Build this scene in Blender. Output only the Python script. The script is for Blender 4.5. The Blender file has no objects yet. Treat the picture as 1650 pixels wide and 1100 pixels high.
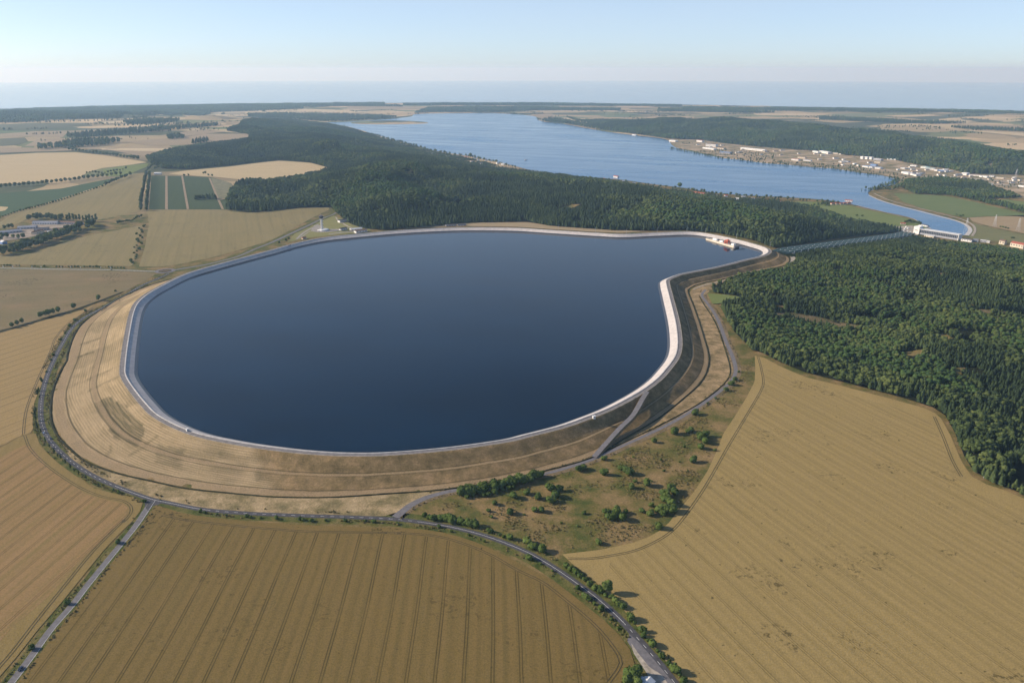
import bpy, math, random
import numpy as np
from mathutils import Vector, geometry as mgeo
R = math.radians
random.seed(7); rng = np.random.default_rng(7)
scene = bpy.context.scene
COL = scene.collection

# ------------------------------------------------------------------ camera, sky, sun, exposure
CZ = 427.0                      # camera height above the plateau (metres)
PITCH = 18.85
cam_d = bpy.data.cameras.new('camera'); cam = bpy.data.objects.new('camera', cam_d); COL.objects.link(cam)
cam.location = (0, 0, CZ); cam.rotation_euler = (R(90 - PITCH), 0, 0)
cam_d.lens = 28; cam_d.sensor_width = 36; cam_d.clip_start = 5; cam_d.clip_end = 200000
scene.camera = cam
SUN_EL, SUN_AZ = R(26), R(277)   # azimuth clockwise from +Y (north); sun stands in the west
sd = Vector((math.sin(SUN_AZ) * math.cos(SUN_EL), math.cos(SUN_AZ) * math.cos(SUN_EL), math.sin(SUN_EL)))
sl = bpy.data.lights.new('sun', 'SUN'); so = bpy.data.objects.new('sun', sl); COL.objects.link(so)
sl.energy = 4.9; sl.angle = R(0.5); sl.color = (1.0, 0.88, 0.74)
so.location = (0, 0, 900); so.rotation_euler = (-sd).to_track_quat('-Z', 'Y').to_euler()
w = bpy.data.worlds.new('World'); scene.world = w; w.use_nodes = True
wn = w.node_tree; bg = wn.nodes['Background']
sky = wn.nodes.new('ShaderNodeTexSky'); sky.sky_type = 'NISHITA'; sky.sun_disc = False
sky.sun_elevation = SUN_EL; sky.sun_rotation = SUN_AZ; sky.altitude = 400
sky.air_density = 0.6; sky.dust_density = 0.6; sky.ozone_density = 2.0
tint = wn.nodes.new('ShaderNodeMix'); tint.data_type = 'RGBA'; tint.blend_type = 'MULTIPLY'; tint.inputs[0].default_value = 1.0
wn.links.new(sky.outputs[0], tint.inputs[6]); tint.inputs[7].default_value = (1.01, 1.07, 1.12, 1)
veil = wn.nodes.new('ShaderNodeMix'); veil.data_type = 'RGBA'; 
tc = wn.nodes.new('ShaderNodeTexCoord'); sxyz = wn.nodes.new('ShaderNodeSeparateXYZ'); wn.links.new(tc.outputs['Generated'], sxyz.inputs[0])
mr = wn.nodes.new('ShaderNodeMapRange'); mr.interpolation_type = 'SMOOTHSTEP'; wn.links.new(sxyz.outputs['Z'], mr.inputs['Value'])     # pale summer veil low over the horizon
mr.inputs['From Min'].default_value = 0.08; mr.inputs['From Max'].default_value = 0.5; mr.inputs['To Min'].default_value = 0.44; mr.inputs['To Max'].default_value = 0.0
mpp = wn.nodes.new('ShaderNodeMapping'); mpp.inputs['Scale'].default_value = (2.2, 2.2, 14); mpp.inputs['Rotation'].default_value = (0.12, 0.05, 0); wn.links.new(tc.outputs['Generated'], mpp.inputs['Vector'])
ns = wn.nodes.new('ShaderNodeTexNoise'); ns.inputs['Scale'].default_value = 2.2; ns.inputs['Detail'].default_value = 5; wn.links.new(mpp.outputs[0], ns.inputs['Vector'])
ad = wn.nodes.new('ShaderNodeMath'); ad.operation = 'MULTIPLY_ADD'; wn.links.new(ns.outputs['Fac'], ad.inputs[0]); ad.inputs[1].default_value = 0.22; wn.links.new(mr.outputs[0], ad.inputs[2])
sb = wn.nodes.new('ShaderNodeMath'); sb.operation = 'SUBTRACT'; sb.use_clamp = True; wn.links.new(ad.outputs[0], sb.inputs[0]); sb.inputs[1].default_value = 0.11; wn.links.new(sb.outputs[0], veil.inputs[0])
wn.links.new(tint.outputs[2], veil.inputs[6]); veil.inputs[7].default_value = (4.4, 5.0, 5.75, 1)
wn.links.new(veil.outputs[2], bg.inputs[0]); bg.inputs[1].default_value = 0.115
vs = scene.view_settings
vs.view_transform = 'Standard'; vs.look = 'None'; vs.exposure = 0.45; vs.gamma = 1.0; vs.use_curve_mapping = False
HAZE_DENSITY = 3.9e-5
scene.cycles.volume_bounces = 2
scene.cycles.max_bounces = 6

# ------------------------------------------------------------------ helpers: pixels of the survey picture to ground
F = 28 / 36 * 1650
cp, sp = math.cos(R(PITCH)), math.sin(R(PITCH))
def pts(s):
    return np.array([[float(a) for a in t.split(',')] for t in s.split()])
def rays(p):
    p = np.atleast_2d(p)
    u = (p[:, 0] - 825) / F; v = -(p[:, 1] - 550) / F
    return np.stack([u, cp + v * sp, -sp + v * cp], 1)
def at_z(p, z):
    d = rays(p); t = (np.asarray(z) - CZ) / d[:, 2]
    return d[:, :2] * t[:, None]
def seg_dist(x, y, pl, closed=False):
    best = np.full(x.shape, 1e12)
    n = len(pl)
    for i in range(n if closed else n - 1):
        a = pl[i]; b = pl[(i + 1) % n]; d = b - a; L = d @ d + 1e-9
        t = np.clip(((x - a[0]) * d[0] + (y - a[1]) * d[1]) / L, 0, 1)
        q = (x - a[0] - t * d[0]) ** 2 + (y - a[1] - t * d[1]) ** 2
        best = np.minimum(best, q)
    return np.sqrt(best)
def inside(x, y, pl):
    r = np.zeros(x.shape, bool); n = len(pl)
    for i in range(n):
        x1, y1 = pl[i]; x2, y2 = pl[(i + 1) % n]
        c = ((y1 > y) != (y2 > y))
        r ^= c & (x < (x2 - x1) * (y - y1) / (y2 - y1 + 1e-12) + x1)
    return r
def sm(t):
    t = np.clip(t, 0, 1); return t * t * (3 - 2 * t)
LAT = rng.random((256, 256))
def vnoise(x, y, s):
    x = x / s + 1000; y = y / s + 1000
    i = np.floor(x).astype(int); j = np.floor(y).astype(int); fx = x - i; fy = y - j
    fx = fx * fx * (3 - 2 * fx); fy = fy * fy * (3 - 2 * fy)
    g = lambda a, b: LAT[a % 256, b % 256]
    return (g(i, j) * (1 - fx) + g(i + 1, j) * fx) * (1 - fy) + (g(i, j + 1) * (1 - fx) + g(i + 1, j + 1) * fx) * fy
def fbm(x, y, s, o=3):
    return sum(vnoise(x + 37 * k, y - 91 * k, s / 2 ** k) * 0.5 ** k for k in range(o)) / sum(0.5 ** k for k in range(o))

LOW = -107.0
# ------------------------------------------------------------------ terrain heights
E_TOP = at_z(pts('-900,215 -300,192 100,190 300,196 420,212 560,250 700,290 850,322 1000,345 1120,358 1200,368 1262,400 1290,440 1400,452 1650,475 2000,520 3000,640'), 0)
E_BOT = at_z(pts('-900,190 -300,184 100,181 300,184 430,190 520,198 600,221 700,251 830,279 930,289 1000,298 1100,312 1190,325 1300,335 1372,358 1450,377 1485,392 1560,402 1650,415 2000,455 3000,560'), LOW)
LOWPOLY = np.vstack([E_BOT, [[60000, E_BOT[-1, 1]], [60000, 90000], [-60000, 90000], [-60000, E_BOT[0, 1]]]])
HIPOLY = np.vstack([E_TOP, [[60000, E_TOP[-1, 1]], [60000, -2000], [-60000, -2000], [-60000, E_TOP[0, 1]]]])
HILL = np.vstack([at_z(pts('912,189 960,203 1010,214 1073,224 1127,226 1154,230 1209,236 1309,244 1364,251 1445,259 1473,266 1527,273 1554,280 1650,283 2000,303 3200,360'), LOW),
                  at_z(pts('3200,330 2000,268 1650,233 1590,224 1540,214 1470,209 1400,203 1330,196 1250,190.5 1100,187.5 1000,185.5 930,185'), -38)])
PEN_A = np.append(at_z(pts('1254,407.5'), 8)[0], 8.0); PEN_B = np.append(at_z(pts('1464,377.5'), LOW + 6)[0], LOW + 4)
COAST = at_z(pts('-2500,186 -900,181 0,177.5 200,172.5 400,168.5 550,166 700,165 900,165.5 1050,167.3 1200,170 1400,173.6 1650,179.5 2300,190 4200,215'), LOW)
SEAP = np.vstack([COAST, [[95000, 20000], [95000, 130000], [-95000, 130000], [-95000, COAST[0, 1]]]])
FB0 = at_z(pts('1180,470 1262,437 1300,415 1500,420 1650,440 2400,560 2400,975 1650,790 1598,770 1560,730 1520,655 1435,628 1298,592 1225,560 1185,520'), 0)
FA0 = at_z(pts('365,330 440,332 532,326 563,353 618,364 754,354 850,353 963,364 1045,367 1154,371 1225,386 1262,400 1200,340 1000,270 700,222 520,190 400,185 385,203 365,211 403,217 400,226 327,235 273,244 262,268 350,264 500,256 545,270 505,286 430,299 385,305'), 0)
def curve(x, y):
    return -(x * x + y * y) / (2 * 6.371e6)
def Hraw(x, y):
    lo = inside(x, y, LOWPOLY); hi = inside(x, y, HIPOLY)
    dT = seg_dist(x, y, E_TOP); dB = seg_dist(x, y, E_BOT)
    t = dT / (dT + dB + 1e-6)
    t = np.where(lo, 1.0, np.where(hi, 0.0, t))
    band = 4 * t * (1 - t)
    warp = (fbm(x, y, 420, 2) - 0.5) * 0.9 * band
    z = LOW * sm(t + warp * 0.45)
    def ridged(s, o): return 1 - 2 * np.abs(fbm(x + 500 + o, y * .8 + o, s, 3) * 2 - 1)
    z = z + (ridged(520, 0) - .35) * 42 * band
    ia = inside(x, y, FA0); da = np.where(ia & hi, seg_dist(x, y, FA0, True), 0)
    z = z + ((fbm(x + 90, y, 420, 3) - .5) * 190 + (ridged(380, 70) - .4) * 34) * sm(da / 260) * (1 - band * .5)
    ib = inside(x, y, FB0); db = np.where(ib, seg_dist(x, y, FB0, True), 0)
    z = z + ((fbm(x * .8 + 50, y * 1.2, 330, 3) - .54) * 190) * sm(db / 190) * (1 - .6 * band)
    ind = np.where(hi, np.clip(dT / 500, 0, 1), 0)
    z = np.where(hi, z + (fbm(x, y, 700, 2) - 0.5) * 12 * sm((y - 2700) / 900) * ind, z)
    # rolling crop land west of the reservoir
    hump = 9 * np.exp(-(((x + 760) / 380) ** 2 + ((y - 2560) / 200) ** 2)) * np.where(hi, 1, 0)
    z = z + hump
    # wooded upland east of the lake
    ih = inside(x, y, HILL); dh = seg_dist(x, y, HILL, True)
    dh = np.where(ih, dh, 0)
    rise = sm(dh / 1100)
    fl = fbm(x + y * 0.3, y, 520, 3) - 0.5
    z = z + rise * 72 + fl * 80 * sm(dh / 300) * (1 - 0.6 * sm(dh / 1800)) + (1 - 2 * np.abs(fbm(x, y * .7, 430, 3) * 2 - 1)) * 34 * sm(dh / 250) * (1 - .5 * sm(dh / 1500))
    # low wooded swells towards the coast
    z = z + np.where(lo & ~ih, 1, 0) * 14 * sm((y - 7800) / 2500) * np.clip(fbm(x, y, 2600, 2) - 0.42, 0, 1) * 3
    pd = PEN_B[:2] - PEN_A[:2]; LL = pd @ pd; tp = ((x - PEN_A[0]) * pd[0] + (y - PEN_A[1]) * pd[1]) / LL
    dl = seg_dist(x, y, np.array([PEN_A[:2], PEN_B[:2]])); wz_ = 1 - sm((dl - 45) / 130)
    z = z * (1 - wz_) + (PEN_A[2] - 4 + (PEN_B[2] - 2 - PEN_A[2]) * np.clip(tp, 0, 1)) * wz_
    z = np.where(inside(x, y, SEAP) | (y > 24000), LOW - 14, z) + np.where(np.hypot(x, y) > 9000, curve(x, y) - curve(9000., 0.), 0)
    return z
def nodes(a, b, step, far, grow):
    c = list(np.arange(a, b + 1, step)); s = step; v = b; up = []
    while v < far[1]:
        s *= grow; v += s; up.append(v)
    s = step; v = a; dn = []
    while v > far[0]:
        s *= grow; v -= s; dn.append(v)
    return np.array(dn[::-1] + c + up)
GX = nodes(-3400, 6200, 50, (-90000, 90000), 1.12)
GY = nodes(-200, 8000, 50, (-1500, 110000), 1.06)
mx, my = np.meshgrid(GX, GY, indexing='ij')
GZ = Hraw(mx, my)
def H(x, y):
    x = np.asarray(x, float); y = np.asarray(y, float)
    i = np.clip(np.searchsorted(GX, x) - 1, 0, len(GX) - 2); j = np.clip(np.searchsorted(GY, y) - 1, 0, len(GY) - 2)
    fx = (x - GX[i]) / (GX[i + 1] - GX[i]); fy = (y - GY[j]) / (GY[j + 1] - GY[j])
    return (GZ[i, j] * (1 - fx) + GZ[i + 1, j] * fx) * (1 - fy) + (GZ[i, j + 1] * (1 - fx) + GZ[i + 1, j + 1] * fx) * fy
def PX(p, dz=0.0):
    """where the sight line of each survey pixel meets the terrain"""
    d = rays(p); hor = np.hypot(d[:, 0], d[:, 1]); out = np.zeros((len(d), 2)); done = np.zeros(len(d), bool)
    g = 450.0
    while g < 26000 and not done.all():
        t = g / hor; x = d[:, 0] * t; y = d[:, 1] * t; z = CZ + d[:, 2] * t
        hit = (z <= H(x, y) + dz) & ~done
        out[hit] = np.stack([x, y], 1)[hit]; done |= hit
        g += max(1.5, g * 0.0012)
    if not done.all():
        t = 26000 / hor; out[~done] = (d[:, :2] * t[:, None])[~done]
    return out
def P1(x, y): return PX(np.array([[x, y]]))[0]

# ------------------------------------------------------------------ object helpers
def tag(o, label=None, cat=None, group=None, kind=None):
    if label: o['label'] = label
    if cat: o['category'] = cat
    if group: o['group'] = group
    if kind: o['kind'] = kind
    return o
def mesh_obj(name, v, f, mat=None, parent=None, smooth=False, loc=None):
    me = bpy.data.meshes.new(name); me.from_pydata([tuple(map(float, q)) for q in v], [], [tuple(int(k) for k in q) for q in f]); me.update()
    if mat is not None:
        for m in (mat if isinstance(mat, list) else [mat]): me.materials.append(m)
    if smooth: me.polygons.foreach_set('use_smooth', [True] * len(me.polygons))
    o = bpy.data.objects.new(name, me); COL.objects.link(o)
    if parent is not None: o.parent = parent
    if loc is not None: o.location = loc
    return o
def empty(name, loc, rz=0, label=None, cat=None, group=None):
    o = bpy.data.objects.new(name, None); COL.objects.link(o); o.location = loc; o.rotation_euler = (0, 0, rz); o.empty_display_size = 2
    return tag(o, label, cat, group)
def dup(root, loc, rz=0, sc=(1, 1, 1), label=None, group=None):
    r = root.copy(); COL.objects.link(r); r.location = loc; r.rotation_euler = (0, 0, rz); r.scale = sc
    if label: r['label'] = label
    if group: r['group'] = group
    for ch in list(root.children):
        c = ch.copy(); COL.objects.link(c); c.parent = r
        for g in ch.children:
            d = g.copy(); COL.objects.link(d); d.parent = c
    return r
class MB:
    def __init__(s): s.v = []; s.f = []
    def quadbox(s, c, d, rz=0):
        x, y, z = c; a, b, h = d[0] / 2, d[1] / 2, d[2] / 2; n = len(s.v); cs, sn = math.cos(rz), math.sin(rz)
        for k in range(8):
            p = (a if k & 1 else -a); q = (b if k & 2 else -b); r = (h if k & 4 else -h)
            s.v.append((x + p * cs - q * sn, y + p * sn + q * cs, z + r))
        for q in ((0, 1, 5, 4), (1, 3, 7, 5), (3, 2, 6, 7), (2, 0, 4, 6), (4, 5, 7, 6), (0, 2, 3, 1)):
            s.f.append(tuple(n + k for k in q))
        return s
    def gable(s, L, W, z0, h, over=0.5):
        n = len(s.v); a, b = L / 2 + over, W / 2 + over
        s.v += [(-a, -b, z0), (a, -b, z0), (a, b, z0), (-a, b, z0), (-a, 0, z0 + h), (a, 0, z0 + h)]
        s.f += [(n, n + 1, n + 5, n + 4), (n + 2, n + 3, n + 4, n + 5), (n + 1, n + 2, n + 5), (n + 3, n, n + 4), (n + 3, n + 2, n + 1, n)]
        return s
    def cyl(s, c, r0, r1, h, n=12, cap=True):
        b = len(s.v)
        for k in range(n):
            a = 2 * math.pi * k / n; s.v.append((c[0] + r0 * math.cos(a), c[1] + r0 * math.sin(a), c[2]))
        for k in range(n):
            a = 2 * math.pi * k / n; s.v.append((c[0] + r1 * math.cos(a), c[1] + r1 * math.sin(a), c[2] + h))
        for k in range(n):
            j = (k + 1) % n; s.f.append((b + k, b + j, b + n + j, b + n + k))
        if cap: s.f.append(tuple(b + n + k for k in range(n))); s.f.append(tuple(b + k for k in range(n))[::-1])
        return s
    def bar(s, a, b, r, n=5):
        a = Vector(a); b = Vector(b); d = (b - a).normalized(); u = d.orthogonal().normalized(); w_ = d.cross(u); m = len(s.v)
        for q in (a, b):
            for k in range(n):
                t = 2 * math.pi * k / n; p = q + (u * math.cos(t) + w_ * math.sin(t)) * r; s.v.append(tuple(p))
        for k in range(n):
            j = (k + 1) % n; s.f.append((m + k, m + j, m + n + j, m + n + k))
        s.f.append(tuple(m + k for k in range(n))[::-1]); s.f.append(tuple(m + n + k for k in range(n)))
        return s
    def build(s, name, mat, parent=None, smooth=False): return mesh_obj(name, s.v, s.f, mat, parent, smooth)

def resample(pl, step, closed=False):
    pl = np.asarray(pl, float)
    if closed: pl = np.vstack([pl, pl[:1]])
    seg = np.hypot(*(pl[1:] - pl[:-1]).T); s = np.concatenate([[0], np.cumsum(seg)])
    n = max(2, int(round(s[-1] / step)))
    t = np.linspace(0, s[-1], n + 1)
    q = np.stack([np.interp(t, s, pl[:, k]) for k in range(pl.shape[1])], 1)
    return (q[:-1] if closed else q)
def catmull(pl, closed=False, k=8):
    pl = np.asarray(pl, float); n = len(pl); out = []
    rngn = range(n if closed else n - 1)
    for i in rngn:
        if closed: a, b, c, d = pl[(i - 1) % n], pl[i], pl[(i + 1) % n], pl[(i + 2) % n]
        else: a, b, c, d = pl[max(i - 1, 0)], pl[i], pl[i + 1], pl[min(i + 2, n - 1)]
        for j in range(k):
            t = j / k
            out.append(0.5 * ((2 * b) + (-a + c) * t + (2 * a - 5 * b + 4 * c - d) * t * t + (-a + 3 * b - 3 * c + d) * t ** 3))
    if not closed: out.append(pl[-1])
    return np.array(out)
def smooth_poly(pl, step): return resample(catmull(pl, True), step, True)
def normals2(pl, closed=False):
    if closed: d = np.roll(pl, -1, 0) - np.roll(pl, 1, 0)
    else: d = np.gradient(pl, axis=0)
    d = d[:, :2] / (np.hypot(d[:, 0], d[:, 1])[:, None] + 1e-9)
    return np.stack([d[:, 1], -d[:, 0]], 1)      # to the right of travel
def drape(name, poly, off, mat, cell=40, edge=None, zf=None, parent=None):
    """a sheet that follows the ground inside an outline"""
    poly = np.asarray(poly, float)
    poly = resample(poly, edge or cell, True)
    c = poly.mean(0); lo = poly.min(0); hi = poly.max(0)
    gx = np.arange(lo[0], hi[0], cell); gy = np.arange(lo[1], hi[1], cell)
    X, Y = np.meshgrid(gx, gy); X = X.ravel() + rng.uniform(-.1, .1, X.size) * cell; Y = Y.ravel() + rng.uniform(-.1, .1, Y.size) * cell
    k = inside(X, Y, poly); X = X[k]; Y = Y[k]
    if len(X):
        k = seg_dist(X, Y, poly, True) > cell * 0.35; X = X[k]; Y = Y[k]
    n = len(poly)
    vin = [Vector((p[0] - c[0], p[1] - c[1])) for p in poly] + [Vector((a - c[0], b - c[1])) for a, b in zip(X, Y)]
    r = mgeo.delaunay_2d_cdt(vin, [], [list(range(n))], 1, 1e-3)
    V = np.array([(v[0] + c[0], v[1] + c[1]) for v in r[0]])
    z = (H(V[:, 0], V[:, 1]) if zf is None else zf(V[:, 0], V[:, 1])) + off
    fs = []
    for f in r[2]:
        a, b, d = V[f[0]], V[f[1]], V[f[2]]
        cr = (b[0] - a[0]) * (d[1] - a[1]) - (b[1] - a[1]) * (d[0] - a[0])
        fs.append(f if cr > 0 else f[::-1])
    return mesh_obj(name, np.column_stack([V, z]), fs, mat, parent, True)
def ribbon(name, line, width, off, mat, zs=None, step=8, parent=None, height=None, closed=False):
    """road or strip along a centre line; width may be a list"""
    line = np.asarray(line, float)
    if zs is not None: line = np.column_stack([line, zs])
    l = resample(catmull(line, closed), step, closed); n = len(l)
    nn = normals2(l[:, :2], closed)
    wd = np.interp(np.linspace(0, 1, n), np.linspace(0, 1, len(width)), width) if isinstance(width, (list, tuple)) else np.full(n, width)
    a = l[:, :2] - nn * wd[:, None] / 2; b = l[:, :2] + nn * wd[:, None] / 2
    if zs is None: za = H(a[:, 0], a[:, 1]) + off; zb = H(b[:, 0], b[:, 1]) + off
    else: za = zb = l[:, 2] + off
    V = []; Fc = []
    if height is None:
        for i in range(n): V += [(a[i, 0], a[i, 1], za[i]), (b[i, 0], b[i, 1], zb[i])]
        for i in range(n if closed else n - 1):
            j = (i + 1) % n; Fc.append((2 * i, 2 * i + 1, 2 * j + 1, 2 * j))
    else:
        m = (a + b) / 2
        for i in range(n):
            h = height * (0.75 + 0.5 * random.random())
            q = a[i] * .75 + b[i] * .25; q2 = a[i] * .25 + b[i] * .75
            V += [(a[i, 0], a[i, 1], za[i]), (q[0], q[1], za[i] + h), (q2[0], q2[1], zb[i] + h * (.8 + .3 * random.random())), (b[i, 0], b[i, 1], zb[i])]
        for i in range(n if closed else n - 1):
            j = (i + 1) % n
            for k in range(3): Fc.append((4 * i + k, 4 * i + k + 1, 4 * j + k + 1, 4 * j + k))
    return mesh_obj(name, V, Fc, mat, parent, height is None)

# ------------------------------------------------------------------ materials
class NT:
    def __init__(s, name, rough=0.9, spec=0.2, k=1.0):
        s.k = k
        s.m = bpy.data.materials.new(name); s.m.use_nodes = True; s.t = s.m.node_tree
        s.b = s.t.nodes['Principled BSDF']; s.b.inputs['Roughness'].default_value = rough
        s.b.inputs['Specular IOR Level'].default_value = spec
    def n(s, t, **k):
        q = s.t.nodes.new('ShaderNode' + t)
        for a, b in k.items(): setattr(q, a, b)
        return q
    def l(s, a, b): s.t.links.new(a, b)
    def pos(s): return s.n('NewGeometry').outputs['Position']
    def sv(s, sock, v):
        if hasattr(v, 'is_output') or isinstance(v, bpy.types.NodeSocket): s.l(v, sock)
        else: sock.default_value = v
    def math(s, op, a, b=0.0, c=None):
        q = s.n('Math', operation=op); s.sv(q.inputs[0], a); s.sv(q.inputs[1], b)
        if c is not None: s.sv(q.inputs[2], c)
        return q.outputs[0]
    def noise(s, scale, vec=None, detail=3, rough=0.6, sc=None, rot=0.0):
        q = s.n('TexNoise'); q.inputs['Scale'].default_value = scale; q.inputs['Detail'].default_value = detail; q.inputs['Roughness'].default_value = rough
        v = vec or s.pos()
        if sc is not None:
            mp = s.n('Mapping', vector_type='TEXTURE'); mp.inputs['Rotation'].default_value = (0, 0, rot); mp.inputs['Scale'].default_value = sc
            s.l(v, mp.inputs['Vector']); v = mp.outputs[0]
        s.l(v, q.inputs['Vector']); return q.outputs['Fac']
    def ramp(s, fac, stops):
        q = s.n('ValToRGB'); e = q.color_ramp.elements
        while len(e) < len(stops): e.new(0.5)
        for i, (p, c) in enumerate(stops):
            e[i].position = p; e[i].color = (c, c, c, 1) if isinstance(c, (int, float)) else ((*c, 1) if c[0] == c[1] == c[2] else (*[q_ * s.k for q_ in c], 1))
        s.sv(q.inputs[0], fac); return q.outputs[0]
    def mix(s, fac, a, b, blend='MIX'):
        q = s.n('Mix', data_type='RGBA', blend_type=blend); s.sv(q.inputs[0], fac)
        for i, v in ((6, a), (7, b)):
            s.sv(q.inputs[i], (*[q_ * s.k for q_ in v], 1) if isinstance(v, tuple) else v)
        return q.outputs[2]
    def col(s, c): s.sv(s.b.inputs['Base Color'], (*c, 1) if isinstance(c, tuple) else c); return s
    def bump(s, h, dist, strength=1.0):
        q = s.n('Bump'); q.inputs['Distance'].default_value = dist; q.inputs['Strength'].default_value = strength
        s.l(h, q.inputs['Height']); s.l(q.outputs[0], s.b.inputs['Normal']); return s
    def attr(s, name): return s.n('Attribute', attribute_name=name).outputs['Fac']
def plain(name, c, rough=0.7, var=0.12, scale=0.15, spec=0.2, metal=0.0):
    m = NT(name, rough, spec); m.b.inputs['Metallic'].default_value = metal
    d = tuple(max(0, x * (1 - var * 1.6)) for x in c); u = tuple(min(1, x * (1 + var)) for x in c)
    m.col(m.ramp(m.noise(scale, detail=4), [(0.32, d), (0.68, u)])); return m.m

KC = 0.64
SAT = 0.82
def crop(name, c0, c1, c2, ang, stripes=(0, 0), rows=0.0, spread=(220, 9), tram=0.75, off=0.0, patch=60, lodge=0.0, stripe_amt=0.5, tint=None):
    """standing corn: ang = direction of work, stripes=(spacing, gauge)"""
    m = NT(name, 0.95, 0.08, KC); p = m.pos()
    q = m.n('VectorMath', operation='DOT_PRODUCT'); m.l(p, q.inputs[0]); q.inputs[1].default_value = (-math.sin(ang), math.cos(ang), 0); s = q.outputs['Value']
    long = m.noise(1.0, sc=(spread[0], spread[1], 50), rot=ang, detail=4, rough=0.65)
    big = m.noise(1.0 / patch, detail=3)
    fine = m.noise(0.7, detail=5, rough=0.75)
    c = m.ramp(long, [(0.30, c0), (0.52, c1), (0.72, c2)])
    mid = m.mix(0.5, c0, c2) if False else None
    c = m.mix(m.math('MULTIPLY', m.ramp(big, [(0.35, 0.0), (0.65, 1.0)]), stripe_amt), c, c1 if tint is None else tint)
    c = m.mix(0.55, c, m.ramp(fine, [(0.25, tuple(x * .62 for x in c0)), (0.75, tuple(min(1, x * 1.22) for x in c2))]), 'MIX')
    if rows:
        ph = m.math('PINGPONG', m.math('ADD', s, m.math('MULTIPLY', m.noise(0.02), 6.0)), rows)
        c = m.mix(m.math('MULTIPLY', m.ramp(m.math('DIVIDE', ph, rows), [(0.2, 1.0), (0.6, 0.0)]), 0.16), c, tuple(x * .55 for x in c0))
    if stripes[0]:
        S, g = stripes
        wob = m.math('MULTIPLY', m.math('SUBTRACT', m.noise(0.004, detail=1), 0.5), 6.0)
        fr = m.math('MODULO', m.math('ADD', m.math('ADD', s, wob), 100000.0 + off), S)
        tot = None
        for k in (1.0, 1.0 + g):
            ln = m.ramp(m.math('ABSOLUTE', m.math('SUBTRACT', fr, k)), [(0.22, 1.0), (0.55, 0.0)])
            tot = ln if tot is None else m.math('ADD', tot, ln)
        c = m.mix(m.math('MULTIPLY', tot, m.math('MULTIPLY', m.ramp(m.noise(0.013, detail=4, rough=.7), [(0.3, 0.35), (0.62, 1.15)]), tram)), c, tuple(x * .22 for x in c0))
    if lodge:
        cl = m.ramp(m.noise(0.012, detail=3), [(0.56, 0.0), (0.62, 1.0)])
        sp_ = m.ramp(m.noise(0.17, detail=4, rough=0.75), [(0.53, 0.0), (0.60, 1.0)])
        ft = m.ramp(m.noise(0.16, detail=2), [(0.70, 0.0), (0.73, 1.0)])
        k = m.math('MULTIPLY', m.math('MAXIMUM', m.math('MULTIPLY', cl, sp_), ft), lodge)
        c = m.mix(k, c, tuple(x * .3 for x in c0))
    m.col(c); m.bump(fine, 0.5, 0.6); return m.m

def scrub(name, stops, scale=0.05, fine=0.5, bump=1.2):
    m = NT(name, 0.95, 0.05, KC)
    a = m.noise(scale, detail=6, rough=0.68); b = m.noise(fine, detail=4, rough=0.75)
    c = m.ramp(a, stops)
    c = m.mix(0.55, c, m.ramp(b, [(0.3, (0.25, 0.25, 0.25)), (0.7, (0.95, 0.95, 0.95))]), 'OVERLAY')
    m.col(c); m.bump(b, bump, 0.8); return m.m

M = {}
M['asphalt'] = plain('asphalt', (0.075, 0.072, 0.078), 0.85, 0.2, 0.3)
M['light_asphalt'] = plain('light_asphalt', (0.165, 0.155, 0.158), 0.85, 0.15, 0.25)
M['pale_track'] = plain('pale_track', (0.30, 0.27, 0.23), 0.95, 0.22, 0.25)
M['gravel'] = plain('gravel', (0.38, 0.33, 0.26), 0.95, 0.25, 0.2)
M['white_paint'] = plain('white_paint', (0.72, 0.72, 0.70), 0.7, 0.08)
M['concrete'] = plain('concrete', (0.52, 0.49, 0.45), 0.85, 0.15, 0.2)
M['white_wall'] = plain('white_wall', (0.76, 0.74, 0.70), 0.7, 0.06, 0.3)
M['cream_wall'] = plain('cream_wall', (0.62, 0.54, 0.42), 0.7, 0.08, 0.3)
M['blue_wall'] = plain('blue_wall', (0.18, 0.30, 0.55), 0.6, 0.08, 0.3)
M['grey_wall'] = plain('grey_wall', (0.34, 0.35, 0.38), 0.7, 0.1, 0.3)
M['red_roof'] = plain('red_roof', (0.36, 0.11, 0.07), 0.8, 0.2, 0.5)
M['brown_roof'] = plain('brown_roof', (0.19, 0.12, 0.09), 0.85, 0.2, 0.5)
M['grey_roof'] = plain('grey_roof', (0.24, 0.25, 0.29), 0.8, 0.15, 0.2)
M['dark_roof'] = plain('dark_roof', (0.10, 0.10, 0.12), 0.8, 0.15, 0.2)
M['white_roof'] = plain('white_roof', (0.66, 0.66, 0.64), 0.6, 0.08, 0.2)
M['green_roof'] = plain('green_roof', (0.42, 0.55, 0.50), 0.6, 0.08, 0.2)
M['blue_roof'] = plain('blue_roof', (0.20, 0.30, 0.46), 0.6, 0.1, 0.2)
M['glass'] = plain('window_glass', (0.03, 0.04, 0.06), 0.15, 0.1, 0.3, 0.6)
M['red_paint'] = plain('red_paint', (0.46, 0.11, 0.06), 0.5, 0.1, 0.4)
M['steel'] = plain('galvanised_steel', (0.42, 0.43, 0.45), 0.45, 0.1, 0.4, 0.5, 0.5)
M['pipe'] = plain('pipe_paint', (0.13, 0.19, 0.15), 0.6, 0.12, 0.2)
M['car_dark'] = plain('dark_blue_car_paint', (0.015, 0.025, 0.05), 0.3, 0.05, 0.5, 0.5)
M['car_light'] = plain('silver_blue_car_paint', (0.45, 0.52, 0.62), 0.35, 0.05, 0.5, 0.5)
M['rubber'] = plain('rubber', (0.02, 0.02, 0.02), 0.9, 0.1)
M['bark'] = plain('bark', (0.10, 0.075, 0.055), 0.95, 0.3, 0.8)

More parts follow.
